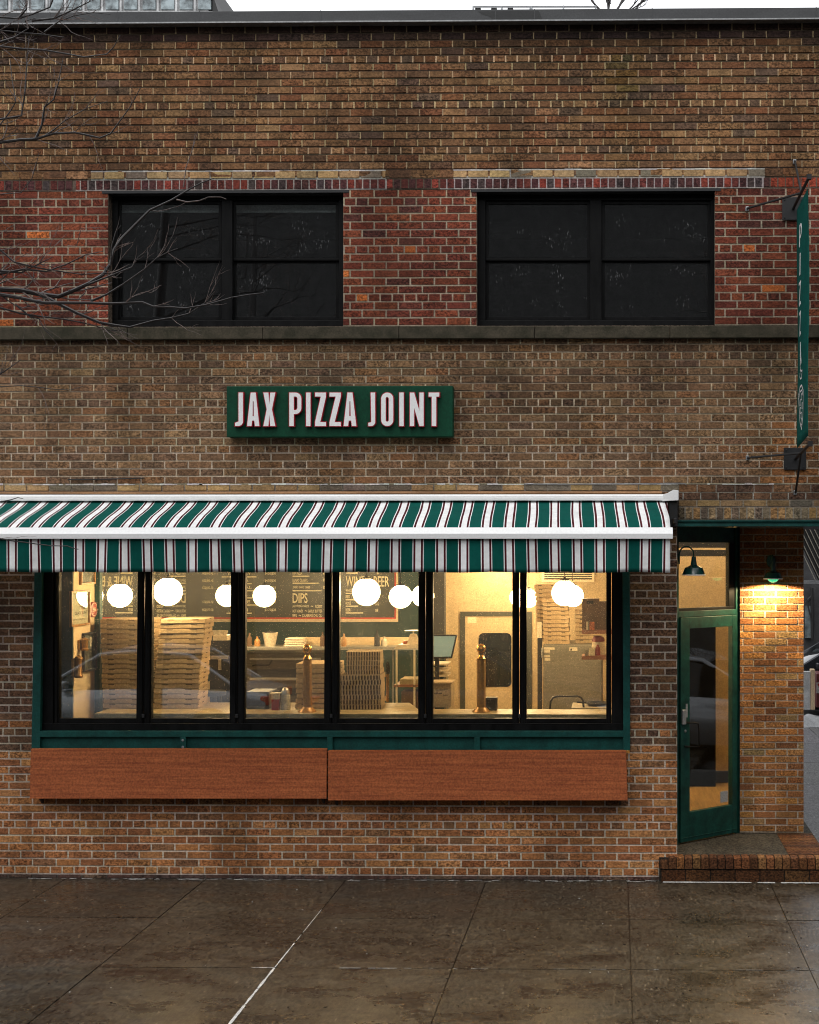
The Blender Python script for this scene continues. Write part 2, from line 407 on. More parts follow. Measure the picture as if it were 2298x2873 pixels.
M['notice'] = mat('white_notice', (0.30, 0.30, 0.29), 0.6, var=0.15, scale=90)

# ------------------------------------------------------------------ mesh building
WL = {}          # world location of every root / part
class MB:
    def __init__(s): s.v, s.f, s.m, s.tone, s.cx = [], [], [], [], None
    def add(s, vs, fs, mi=0, tone=None):
        o = len(s.v)
        s.v += [Vector(p) for p in vs]
        for f in fs:
            s.f.append([i + o for i in f]); s.m.append(mi); s.tone.append(tone)
        return s
    def box(s, x0, x1, y0, y1, z0, z1, mi=0, tone=None):
        if x0 > x1: x0, x1 = x1, x0
        if y0 > y1: y0, y1 = y1, y0
        if z0 > z1: z0, z1 = z1, z0
        vs = [(x0, y0, z0), (x1, y0, z0), (x1, y1, z0), (x0, y1, z0), (x0, y0, z1), (x1, y0, z1), (x1, y1, z1), (x0, y1, z1)]
        return s.add(vs, [(3, 2, 1, 0), (4, 5, 6, 7), (0, 1, 5, 4), (1, 2, 6, 5), (2, 3, 7, 6), (3, 0, 4, 7)], mi, tone)
    def prism(s, pts, off, mi=0, tone=None):
        """polygon (world points, counter-clockwise seen from the front) pushed back by the vector off"""
        n = len(pts); off = Vector(off)
        a = [Vector(p) for p in pts]; b = [p + off for p in a]
        fs = [tuple(range(n)), tuple(range(2 * n - 1, n - 1, -1))]
        fs += [(i, i + n, (i + 1) % n + n, (i + 1) % n) for i in range(n)]
        return s.add(a + b, fs, mi, tone)
    def pxr(s, u0, v0, u1, v1, Y, th, mi=0, us=None, tone=None):
        """pixel rectangle on plane y = Y, th metres thick; us: lower pair of u for a leaning piece"""
        b0, b1 = us if us else (u0, u1)
        return s.prism([W(b0, v1, Y), W(b1, v1, Y), W(u1, v0, Y), W(u0, v0, Y)], (0, th, 0), mi, tone)
    def tube(s, pts, rad, n=8, mi=0, caps=True):
        pts = [Vector(p) for p in pts]
        if not hasattr(rad, '__len__'): rad = [rad] * len(pts)
        up = Vector((0.13, 0.31, 0.94)).normalized()
        rings = []
        for i, p in enumerate(pts):
            d = (pts[min(i + 1, len(pts) - 1)] - pts[max(i - 1, 0)])
            if d.length < 1e-9: d = Vector((0, 0, 1))
            d.normalize()
            a = d.cross(up)
            if a.length < 1e-4: a = d.cross(Vector((1, 0, 0)))
            a.normalize(); b = d.cross(a)
            rings.append([p + (a * math.cos(2 * math.pi * k / n) + b * math.sin(2 * math.pi * k / n)) * rad[i] for k in range(n)])
        vs = [q for r in rings for q in r]
        fs = []
        for i in range(len(pts) - 1):
            for k in range(n):
                fs.append((i * n + k, i * n + (k + 1) % n, (i + 1) * n + (k + 1) % n, (i + 1) * n + k))
        if caps:
            fs.append(tuple(range(n - 1, -1, -1)))
            fs.append(tuple((len(pts) - 1) * n + k for k in range(n)))
        return s.add(vs, fs, mi)
    def lathe(s, prof, c, n=24, mi=0):
        """profile [(radius, z)] turned about the vertical through c"""
        c = Vector(c); vs = []; fs = []
        for r, z in prof:
            for k in range(n):
                a = 2 * math.pi * k / n
                vs.append(c + Vector((r * math.cos(a), r * math.sin(a), z)))
        for i in range(len(prof) - 1):
            for k in range(n):
                fs.append((i * n + k, i * n + (k + 1) % n, (i + 1) * n + (k + 1) % n, (i + 1) * n + k))
        return s.add(vs, fs, mi)
    def mesh(s, me, tf, mi=0):
        return s.add([tf(v.co) for v in me.vertices], [tuple(p.vertices) for p in me.polygons], mi)
    def build(s, name, mats, parent=None, origin=None, smooth=False, bevel=0.0, solid=0.0, recalc=True):
        if origin is None:
            if parent is not None: origin = WL[parent]
            else:
                xs = [p.x for p in s.v]; ys = [p.y for p in s.v]; zs = [p.z for p in s.v]
                origin = Vector(((min(xs) + max(xs)) / 2, (min(ys) + max(ys)) / 2, min(zs)))
        origin = Vector(origin)
        me = bpy.data.meshes.new(name)
        me.from_pydata([tuple(p - origin) for p in s.v], [], s.f)
        if not isinstance(mats, (list, tuple)): mats = [mats]
        for m in mats: me.materials.append(m)
        me.polygons.foreach_set('material_index', s.m)
        if recalc:
            b = bmesh.new(); b.from_mesh(me)
            bmesh.ops.recalc_face_normals(b, faces=b.faces)
            b.to_mesh(me); b.free()
        if any(t is not None for t in s.tone):
            at = me.color_attributes.new('tone', 'FLOAT_COLOR', 'CORNER')
            buf = []
            for p in me.polygons:
                t = s.tone[p.index] or (0.3, 0.3, 0.3)
                buf += [t[0], t[1], t[2], t[3] if len(t) > 3 else 1.0] * p.loop_total
            at.data.foreach_set('color', buf)
        if s.cx is not None:
            at = me.attributes.new('cloth_x', 'FLOAT', 'POINT')
            at.data.foreach_set('value', s.cx)
        if smooth:
            me.polygons.foreach_set('use_smooth', [True] * len(me.polygons))
            try: me.set_sharp_from_angle(angle=R(38))
            except Exception: pass
        o = bpy.data.objects.new(name, me)
        COL.objects.link(o)
        if parent is not None:
            o.parent = parent; o.location = origin - WL[parent]
        else: o.location = origin
        WL[o] = origin
        if solid:
            q = o.modifiers.new('thickness', 'SOLIDIFY'); q.thickness = solid; q.offset = 0
        if bevel:
            q = o.modifiers.new('edge', 'BEVEL'); q.width = bevel; q.segments = 2; q.limit_method = 'ANGLE'; q.angle_limit = R(40)
        return o

def tag(o, label=None, cat=None, group=None, kind=None):
    if label: o['label'] = label
    if cat: o['category'] = cat
    if group: o['group'] = group
    if kind: o['kind'] = kind
    return o
def empty(name, loc, label=None, cat=None, group=None):
    o = bpy.data.objects.new(name, None); COL.objects.link(o)
    o.empty_display_size = 0.1
    o.location = loc; WL[o] = Vector(loc)
    return tag(o, label, cat, group)
def copy_tree(o, parent=None):
    c = o.copy(); COL.objects.link(c)
    if parent is not None: c.parent = parent
    for ch in list(o.children): copy_tree(ch, c)
    return c
def eval_mesh(o):
    COL.objects.link(o)
    dg = bpy.context.evaluated_depsgraph_get(); dg.update()
    me = bpy.data.meshes.new_from_object(o.evaluated_get(dg))
    bpy.data.objects.remove(o)
    return me
_tc = {}
def text_mesh(body, extrude=0.0):
    k = (body, extrude)
    if k not in _tc:
        cu = bpy.data.curves.new('lettering', 'FONT')
        cu.body = body; cu.size = 1.0; cu.extrude = extrude; cu.resolution_u = 3
        cu.offset = 0.012
        _tc[k] = eval_mesh(bpy.data.objects.new('lettering', cu))
    return _tc[k]
def text_on(mb, body, u0, v0, u1, v1, Y, mi=0, thick=0.0015, flip=False):
    """lettering fitted into the pixel box on plane y = Y"""
    me = text_mesh(body)
    if not me.vertices: return
    xs = [p.co.x for p in me.vertices]; ys = [p.co.y for p in me.vertices]
    ax, bx_, ay, by = min(xs), max(xs), min(ys), max(ys)
    p0, p1 = W(u0, v1, Y), W(u1, v0, Y)
    def tf(c):
        fx = (c.x - ax) / max(1e-6, bx_ - ax); fz = (c.y - ay) / max(1e-6, by - ay)
        if flip: fx = 1 - fx
        return (p0.x + fx * (p1.x - p0.x), Y, p0.z + fz * (p1.z - p0.z))
    mb.mesh(me, tf, mi)
def loops_mesh(loops, extrude, offset=0.0):
    cu = bpy.data.curves.new('glyph', 'CURVE')
    cu.dimensions = '2D'; cu.fill_mode = 'BOTH'; cu.extrude = extrude; cu.offset = offset
    for lp in loops:
        sp = cu.splines.new('POLY'); sp.points.add(len(lp) - 1)
        for p, q in zip(sp.points, lp): p.co = (q[0], q[1], 0, 1)
        sp.use_cyclic_u = True
    return eval_mesh(bpy.data.objects.new('glyph', cu))

# ------------------------------------------------------------------ brickwork
def vary(c, a=0.16, h=0.05):
    k = 1 + rnd.uniform(-a, a)
    return tuple(max(0.004, x * k * (1 + rnd.uniform(-h, h))) for x in c)
PAL = {
    'tan':  [((0.245, 0.126, 0.057), 5), ((0.196, 0.098, 0.045), 5), ((0.141, 0.076, 0.042), 3), ((0.201, 0.080, 0.036), 3), ((0.304, 0.167, 0.077), 2), ((0.114, 0.074, 0.051), 1.4)],
    'grey': [((0.219, 0.123, 0.063), 5), ((0.177, 0.100, 0.054), 5), ((0.131, 0.078, 0.050), 3), ((0.242, 0.112, 0.048), 2), ((0.279, 0.165, 0.083), 2)],
    'soot': [((0.095, 0.056, 0.044), 5), ((0.071, 0.045, 0.040), 4), ((0.142, 0.085, 0.055), 3), ((0.110, 0.056, 0.042), 2)],
    'warm': [((0.377, 0.157, 0.057), 5), ((0.306, 0.117, 0.044), 5), ((0.240, 0.096, 0.042), 3), ((0.439, 0.209, 0.080), 2), ((0.184, 0.096, 0.050), 1.5)],
    'pier': [((0.360, 0.165, 0.061), 5), ((0.300, 0.125, 0.046), 5), ((0.240, 0.100, 0.044), 3), ((0.420, 0.190, 0.059), 3), ((0.310, 0.195, 0.084), 2)],
    'brown': [((0.135, 0.072, 0.043), 5), ((0.176, 0.092, 0.050), 4), ((0.108, 0.061, 0.041), 3), ((0.225, 0.117, 0.054), 2)],
    'red':  [((0.185, 0.046, 0.025), 8), ((0.145, 0.038, 0.024), 6), ((0.225, 0.062, 0.030), 4), ((0.115, 0.038, 0.028), 1), ((0.55, 0.155, 0.042), 0.5)],
    'soldier': [((0.140, 0.038, 0.030), 5), ((0.095, 0.038, 0.036), 5), ((0.25, 0.050, 0.034), 2), ((0.070, 0.050, 0.048), 3)],
    'lintel': [((0.54, 0.35, 0.16), 5), ((0.46, 0.29, 0.145), 3), ((0.23, 0.185, 0.135), 3)],
    'cant': [((0.32, 0.215, 0.115), 3), ((0.14, 0.10, 0.068), 4), ((0.38, 0.215, 0.09), 3), ((0.22, 0.165, 0.105), 3)],
}
MEAN = {}
for _k, _it in PAL.items():
    _w = sum(w for _, w in _it); MEAN[_k] = tuple(sum(c[i] * w for c, w in _it) / _w for i in range(3))
PULL = {'tan': .22, 'grey': .3, 'soot': .3, 'brown': .25, 'warm': .25}
def pick(p):
    c = pick0(p); k = PULL.get(p, 0)
    return tuple(a + (m - a) * k for a, m in zip(c, MEAN[p]))
def pick0(p):
    it = PAL[p]; t = rnd.uniform(0, sum(w for _, w in it))
    for c, w in it:
        t -= w
        if t <= 0: return vary(c)
    return vary(it[0][0])

class Wall:
    """bricks laid one by one on a plane; a: along, o: outward"""
    def __init__(s, a=(1, 0, 0), o=(0, -1, 0), base=(0, 0, 0)):
        s.mb = MB(); s.a, s.o, s.b = Vector(a), Vector(o), Vector(base)
    def P(s, x, z, n): return s.b + s.a * x + s.o * n + Vector((0, 0, z))
    def brick(s, x0, x1, z0, z1, tone, n=0.0, ch=0.0018):
        back = -0.011
        j = lambda: rnd.uniform(-0.0012, 0.0012)
        q = [(x0 + j(), z0 + j()), (x1 + j(), z0 + j()), (x1 + j(), z1 + j()), (x0 + j(), z1 + j())]
        sg = [(1, 1), (-1, 1), (-1, -1), (1, -1)]
        t = rnd.uniform(-0.0018, 0.0018)
        vs = [s.P(x, z, back) for x, z in q] + [s.P(x + ch * a, z + ch * b, n + t + rnd.uniform(-0.0008, 0.0008)) for (x, z), (a, b) in zip(q, sg)]
        s.mb.add(vs, [(4, 5, 6, 7), (0, 1, 5, 4), (1, 2, 6, 5), (2, 3, 7, 6), (3, 0, 4, 7)], 0, tone)
    def quad(s, x0, x1, z0, z1, n, tone):
        s.mb.add([s.P(x0, z0, n), s.P(x1, z0, n), s.P(x1, z1, n), s.P(x0, z1, n)], [(0, 1, 2, 3)], 0, tuple(tone[:3]) + (.3,))
    def row(s, z0, z1, segs, L, off, pal, bed, head, j=0.0105, dark=1.0, n=0.0, fn=None, dep=0.0042):
        """one course between heights z0..z1 (joint included at the foot) over the runs segs"""
        for a, b in segs:
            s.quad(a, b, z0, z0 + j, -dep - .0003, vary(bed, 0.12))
            s.quad(a, b, z0 + j, z1, -dep, vary(head, 0.12))
            k = math.floor((a - off) / L)
            while off + k * L < b:
                x0, x1 = max(a, off + k * L + j / 2), min(b, off + (k + 1) * L - j / 2)
                if x1 - x0 > 0.022:
                    c = pick(pal)
                    if fn: c = fn((x0 + x1) / 2, (z0 + z1) / 2, c)
                    s.brick(x0, x1, z0 + j, z1, tuple(q * dark for q in c[:3]) + ((.4 if pal == 'lintel' else rnd.uniform(.45, 1.1)),), n)
                k += 1

def cut(a, b, holes):
    out, x = [], a
    for h0, h1 in sorted(holes):
        if h0 > x: out.append((x, min(h0, b)))
        x = max(x, h1)
    if x < b: out.append((x, b))
    return out

PXM = FPX / DIST                       # pixels per metre on the facade, about 320
XL, XR = WX(-260, 0), WX(2440, 0)      # the facade runs out of the picture on both sides
SX0, SX1 = WX(97, 0), WX(1768, 0)      # shop window opening
W1, W2 = (WX(303, 0), WX(963, 0)), (WX(1337, 0), WX(2006, 0))
PIER_R = WX(1900, 0)                   # where the front wall ends and the corner entrance begins
STEP_Z = WZ(2406, -0.04, 2000)
PY = 0.95                              # set-back of the entrance pier
gz = 0.0

building = empty('pizzeria_building', (0, 0.2, 0), 'brown brick corner pizzeria with lit shop window, green door and two dark upstairs windows', 'building')

def noise2(x, z, s=1.0):
    return 0.5 + 0.25 * math.sin(x * 1.7 * s + 1.3 * math.sin(z * 1.1 * s)) + 0.25 * math.sin(z * 2.3 * s + 2.1 * math.sin(x * 0.9 * s + 1))

wall = Wall()
zz = lambda v: WZ(v, 0)
Ls, Lh = 65.3 / PXM, 32.65 / PXM
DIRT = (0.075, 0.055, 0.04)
# --- upper field, courses every 21.3 px, a header course every sixth
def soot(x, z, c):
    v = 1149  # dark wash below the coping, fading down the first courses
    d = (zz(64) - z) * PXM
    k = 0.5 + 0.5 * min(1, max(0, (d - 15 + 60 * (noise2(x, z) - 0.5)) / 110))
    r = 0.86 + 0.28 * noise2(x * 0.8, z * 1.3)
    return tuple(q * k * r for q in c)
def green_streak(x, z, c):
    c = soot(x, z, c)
    g = .6 * math.exp(-((x - WX(1745, 0)) / 0.12) ** 2) * (1 if zz(270) < z < zz(150) else 0.25 if z < zz(150) else 0)
    return (c[0] * (1 - 0.15 * g), c[1] * (1 + 0.35 * g), c[2] * (1 - 0.35 * g))
vtop = 62.0
for i in range(20):
    v1 = 423 + 10.65 - 21.3 * (16 - i) + 0.0        # foot of the course
    v0 = v1 - 21.3
    hd = (i - 4) % 6 == 0
    if v1 < 60: continue
    red_h = []
    pal = 'tan' if i > 4 else ('soot' if i < 2 else ('soot' if rnd.random() < 0.4 else 'tan'))
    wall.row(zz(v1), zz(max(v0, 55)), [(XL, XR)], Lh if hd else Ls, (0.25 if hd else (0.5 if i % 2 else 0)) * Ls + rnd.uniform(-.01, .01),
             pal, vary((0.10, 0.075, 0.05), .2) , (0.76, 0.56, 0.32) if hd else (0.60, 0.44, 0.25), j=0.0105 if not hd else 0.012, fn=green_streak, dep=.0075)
# bring the field down to the red band
vA = 423 + 10.65 + 3 * 21.3            # foot of the last regular course: about 497
lint = [(WX(255, 0), WX(1082, 0)), (WX(1272, 0), WX(2146, 0))]
z_l0, z_l1 = zz(502), zz(480)
plain = cut(XL, XR, lint)
wall.row(z_l0, zz(497.5 - 21.3), plain, Ls, 0.2 * Ls, 'tan', (0.12, 0.09, 0.06), (0.17, 0.125, 0.075))
wall.row(z_l0, z_l1 + 0.004, lint, 60.5 / PXM, 0.02, 'lintel', (0.50, 0.47, 0.43), (0.50, 0.47, 0.43), j=0.0125, n=0.002)
for a, b in lint:                      # white bed joint above the repaired course
    x = a
    while x < b:
        w = rnd.uniform(0.04, 0.16)
        wall.quad(x, min(b, x + w), z_l1 + 0.001, z_l1 + rnd.uniform(0.010, 0.015), 0.0015, vary((0.56, 0.53, 0.49), 0.2))
        x += w
# red upright course
rep = [(WX(212, 0), WX(1085, 0)), (WX(1235, 0), WX(2143, 0))]
for segs, mo in ((rep, (0.50, 0.46, 0.42)), (cut(XL, XR, rep), (0.16, 0.12, 0.09))):
    def redder(x, z, c):
        if x > WX(2143, 0): return vary((0.30, 0.06, 0.03), 0.2) if rnd.random() < 0.8 else c
        return c
    wall.row(zz(531), zz(502.5), segs, 21.6 / PXM, 0.0, 'soldier', mo, mo, j=0.0085, fn=redder)
# red band with the upstairs windows
nrow = 17
ph = (915 - 533) / nrow
for i in range(nrow):
    v0, v1 = 533 + i * ph, 533 + (i + 1) * ph
    hd = i % 6 == 1
    mo = (0.44, 0.36, 0.26)
    segs = cut(XL, XR, [W1, W2])
    def org(x, z, c):
        n = noise2(x * 2.2, z * 3.1)
        return tuple(q * (0.8 + 0.4 * n) for q in c)
    wall.row(zz(v1), zz(v0), segs, (34 if hd else 68) / PXM, (0.25 if hd else (0.5 if i % 2 else 0)) * 68 / PXM, 'red', mo, mo, j=0.0115, fn=org)
# field between ledge and awning
for i in range(-3, 17):
    vc = 1001 + 21.7 * (i - 0)
    if vc > 1352: continue
    v0, v1 = vc - 10.85, vc + 10.85
    if v1 < 945: continue
    hd = i % 6 == 0
    k = min(1, max(0, (vc - 1050) / 250))
    mo = tuple(a + (b - a) * k for a, b in zip((0.46, 0.37, 0.25), (0.58, 0.48, 0.35)))
    bed = tuple(a + (b - a) * k for a, b in zip((0.27, 0.21, 0.14), (0.54, 0.44, 0.32)))
    def stain_and_band(x, z, c):
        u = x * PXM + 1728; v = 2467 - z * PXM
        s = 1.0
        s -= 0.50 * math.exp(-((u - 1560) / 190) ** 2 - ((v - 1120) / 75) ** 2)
        s -= 0.30 * math.exp(-((v - 965) / 28) ** 2)  # darker band in the courses just below the ledge
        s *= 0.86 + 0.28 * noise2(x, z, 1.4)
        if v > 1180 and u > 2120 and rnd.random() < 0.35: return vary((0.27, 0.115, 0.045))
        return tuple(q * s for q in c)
    wall.row(zz(v1), zz(v0), [(XL, XR)], 33.5 / PXM if hd else 67 / PXM, (0.25 if hd else (0.5 if i % 2 else 0)) * 67 / PXM, 'grey', bed, mo, fn=stain_and_band)
zf = zz(1001 + 21.7 * 16 + 10.85)      # foot of that field, about v = 1359
# course of thin dark bricks, tan course, upright course over the entrance
AW = WX(1905, 0)
wall.row(zz(1383), zz(1360), [(AW, XR)], 53 / PXM, 0.05, 'brown', (0.30, 0.26, 0.21), (0.36, 0.31, 0.26), j=0.007)
wall.row(zz(1404), zz(1383), [(AW, XR)], 49 / PXM, 0.13, 'brown', (0.30, 0.26, 0.21), (0.40, 0.36, 0.32), j=0.007)
wall.row(zz(1424), zz(1404), [(AW, XR)], 65 / PXM, 0.1, 'lintel', (0.26, 0.22, 0.17), (0.30, 0.25, 0.19), dark=0.55)
wall.row(zz(1458), zz(1424), [(AW, XR)], 21.6 / PXM, 0.0, 'cant', (0.26, 0.22, 0.18), (0.30, 0.26, 0.21), j=0.008)
wall.row(zz(1380), zz(1360), [(XL, AW)], 64 / PXM, 0.0, 'lintel', (0.36, 0.32, 0.27), (0.34, 0.29, 0.23), dark=0.72, n=0.006)
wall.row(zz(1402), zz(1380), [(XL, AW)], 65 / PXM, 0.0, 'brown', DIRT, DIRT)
# ragged white lime along the top of that course
for x0, x1, dens in ((XL, WX(560, 0), .75), (WX(560, 0), WX(1480, 0), .8), (WX(1480, 0), WX(1900, 0), .9), (WX(1985, 0), WX(2160, 0), .8)):
    x = x0
    while x < x1:
        w = rnd.uniform(0.015, 0.09)
        if rnd.random() < dens:
            h = rnd.uniform(0.003, 0.014)
            wall.quad(x, x + w, zz(1360) - 0.002, zz(1360) + h, 0.0085, vary((0.60, 0.58, 0.55), 0.25))
        x += w
# lower wall: piers beside the window, and the wall below it
for i in range(-43, 7):
    vc = 2317 + 21.6 * i
    v0, v1 = vc - 10.8, vc + 10.8
    if vc < 1409: continue
    hd = i % 6 == 0
    segs = cut(XL, PIER_R, [(SX0, SX1)] if v1 < 2128 else [])
    lo = min(1, max(0, (vc - 1950) / 260))
    pal = 'warm' if rnd.random() < lo else 'brown'
    if vc > 2225: pal = 'warm'
    mo = (0.56, 0.47, 0.375) if vc > 2000 else (0.54, 0.45, 0.37)
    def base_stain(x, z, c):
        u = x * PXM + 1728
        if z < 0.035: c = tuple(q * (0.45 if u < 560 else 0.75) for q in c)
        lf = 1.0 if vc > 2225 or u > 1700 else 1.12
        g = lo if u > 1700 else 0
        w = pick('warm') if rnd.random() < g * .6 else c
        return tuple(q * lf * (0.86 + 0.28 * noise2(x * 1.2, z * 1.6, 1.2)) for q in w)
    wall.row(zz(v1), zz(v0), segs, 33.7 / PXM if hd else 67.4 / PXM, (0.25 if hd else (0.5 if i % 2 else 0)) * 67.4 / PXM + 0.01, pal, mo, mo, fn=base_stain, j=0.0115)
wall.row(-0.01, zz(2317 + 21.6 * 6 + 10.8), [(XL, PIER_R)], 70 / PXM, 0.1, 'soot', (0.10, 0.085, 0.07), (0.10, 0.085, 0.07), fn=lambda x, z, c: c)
# the masonry behind the faces, with its openings
TH = 0.28
BK = (0.10, 0.075, 0.055)
def mass(x0, x1, z0, z1): wall.mb.box(x0, x1, 0.0100, TH, z0, z1, 0, BK)
mass(XL, XR, zz(536), zz(40))
for a, b in cut(XL, XR, [W1, W2]): mass(a, b, zz(914), zz(536))
mass(XL, XR, zz(1440), zz(914)); mass(PIER_R, XR, zz(1461.5), zz(1440))
mass(XL, SX0, -0.3, zz(1440)); mass(SX1, PIER_R, -0.3, zz(1440)); mass(SX0, SX1, -0.3, zz(2128))
wall.mb.build('wall', M['brick'], building, recalc=False)

# entrance pier, set back at the corner
pier = Wall(base=(0, PY, 0))
pz = lambda v: WZ(v, PY, 2160)
PX_A, PX_B = WX(2076, PY), WX(2255, PY)
n0 = 0
v = 2336.0
while v > 1470:
    hd = False
    def pier_tone(x, z, c): return tuple(q * (0.9 + 0.2 * noise2(x * 2, z * 2)) for q in c)  # slow tone drift over the pier bricks
    k = (v - 1470) / (2336 - 1470)
    mo = (0.52, 0.43, 0.33)
    pier.row(pz(v), pz(v - 19.4), [(PX_A, PX_B)], 61.5 / 296, PX_A + (0.03 if n0 % 2 else 0.13), 'pier' if n0 < 30 else 'warm', mo, mo, fn=pier_tone, j=0.0105)
    v -= 19.4; n0 += 1
pier.mb.box(PX_A, PX_B, PY + 0.010, PY + 0.35, -0.2, zz(1470), 0, BK)
pier.mb.build('entrance_pier', M['brick'], building, recalc=False)

# coping and its drip edge
mb = MB()
zc0, zc1 = WZ(59, -0.09), WZ(28, -0.09)
mb.box(XL, XR, -0.09, 0.35, zc0, zc1)
for u in (140, 330, 560, 900, 1390, 1500, 1830, 2290):
    x = WX(u, -0.09); mb.box(x - 0.004, x + 0.004, -0.0925, -0.088, zc0 + .005, zc1 + 0.003)
o = mb.build('coping', M['coping'], building, bevel=0.004)
mb = MB(); mb.box(XL, XR, -0.112, -0.02, zc0 - 0.014, zc0 - 0.002); mb.build('drip_edge', M['coping_lip'], o)
mb = MB(); mb.box(XL, XR, 0.28, 8.5, zc0 - 0.5, zc0 - 0.3); mb.build('roof', M['coping'], building)
mb = MB()
mb.add([W(u, v, -0.0915) for u, v in ((1340, 32), (1512, 30), (1522, 56), (1385, 57), (1372, 46), (1352, 40))], [(0, 5, 4, 3, 2, 1)])
mb.build('wet_stain', M['slat_dark'], o)

# stone ledge under the upstairs windows
mb = MB()
ul = [-260, -20, 357, 737, 1119, 1500, 1880, 2262, 2440]
for a, b in zip(ul, ul[1:]):
    mb.box(WX(a, -0.055) + 0.002, WX(b, -0.055) - 0.002, -0.055 + rnd.uniform(-.002, .002), 0.02, WZ(950, -0.055), WZ(916, -0.055) + rnd.uniform(-.001, .001))
mb.build('window_ledge', M['stone'], building, bevel=0.006)

# upstairs windows
def upstairs(u0, u1, um0, um1, label=None):
    YF = 0.10
    mb = MB()
    v0, v1 = 537, 914
    mb.pxr(u0 - 4, v0 - 6, u1 + 4, v0 + 24, YF, 0.10)                  # head
    mb.pxr(u0 - 4, 898, u1 + 4, v1 + 4, YF, 0.10)
    mb.pxr(u0 - 4, v0 + 24, u0 + 22, 898, YF, 0.10); mb.pxr(u1 - 12, v0 + 24, u1 + 6, 898, YF, 0.10)
    mb.pxr(um0, v0 + 24, um1, 898, YF, 0.10)
    w = mb.build('window', M['black'], building, bevel=0.003)
    for a, b in ((u0 + 22, um0), (um1, u1 - 12)):
        for t, (p, q) in enumerate(((561, 731), (731, 898))):
            Ys = YF + (0.03 if t == 0 else 0.055)
            s = MB()
            s.pxr(a, p, b, p + (12 if t == 0 else 6), Ys, 0.03); s.pxr(a, q - (7 if t == 0 else 9), b, q, Ys, 0.03)
            s.pxr(a, p + (12 if t == 0 else 6), a + 9, q - 7, Ys, 0.03); s.pxr(b - 9, p + (12 if t == 0 else 6), b, q - 7, Ys, 0.03)
            so = s.build('sash', M['black'], w, bevel=0.002)
            g = MB(); g.pxr(a + 9, p + 8, b - 9, q - 8, Ys + 0.012, 0.005)
            g.build('glass', M['pane_up'], w)
        bl = MB(); bl.pxr(a + 4, 556, b - 4, rnd.choice((598, 596, 601)), YF + 0.13, 0.012)
        if u0 < 500: bl.build('roller_blind', M['blind'], w)
    rm = MB()                                                          # the unlit room behind
    x0, x1, z0, z1 = WX(u0 - 30, TH), WX(u1 + 30, TH), WZ(930, TH), WZ(520, TH)
    rm.add([(x0, TH, z0), (x1, TH, z0), (x1, 2.4, z0), (x0, 2.4, z0), (x0, TH, z1), (x1, TH, z1), (x1, 2.4, z1), (x0, 2.4, z1)],
           [(0, 1, 2, 3), (4, 7, 6, 5), (3, 2, 6, 7), (0, 3, 7, 4), (1, 5, 6, 2)])
    rm.build('unlit_room', M['dark_room'], building, recalc=False)
upstairs(308, 963, 622, 652)
upstairs(1340, 2006, 1656, 1688)
mb = MB()
for a, b in ((W1[0] - .05, W1[1] + .05), (W2[0] - .05, W2[1] + .05)): mb.box(a, b, -0.006, 0.2, zz(539.5), zz(532.5))
mb.build('steel_lintel', M['black_dull'], building)

# ------------------------------------------------------------------ shop window
mb = MB()
YG = -0.03
mb.pxr(99, 1430, 120, 2106, YG, 0.20, us=(88, 112))
mb.pxr(1746, 1430, 1767, 2106, YG, 0.20, us=(1749, 1768))
mb.pxr(112, 2051, 1749, 2068, YG, 0.20)
for u in (506, 918, 1331): mb.pxr(u, 2068, u + 15.5, 2112, YG + 0.002, 0.03)
o = mb.build('shopfront_frame', M['teal'], building, bevel=0.003)
mb = MB(); mb.pxr(108, 2067, 1752, 2150, YG + 0.035, 0.1); mb.build('kick_board', M['teal'], o)
for v in (2077, 2096):
    mb = MB(); mb.lathe([(0.0, 0.0), (0.012, 0.0), (0.010, 0.004), (0, 0.005)], (0, 0, 0), 10)
    for i, p in enumerate(mb.v): mb.v[i] = W(513, v, YG) + Vector((p.x, -p.z, p.y))
    mb.build('filler_patch', M['galv'], o)
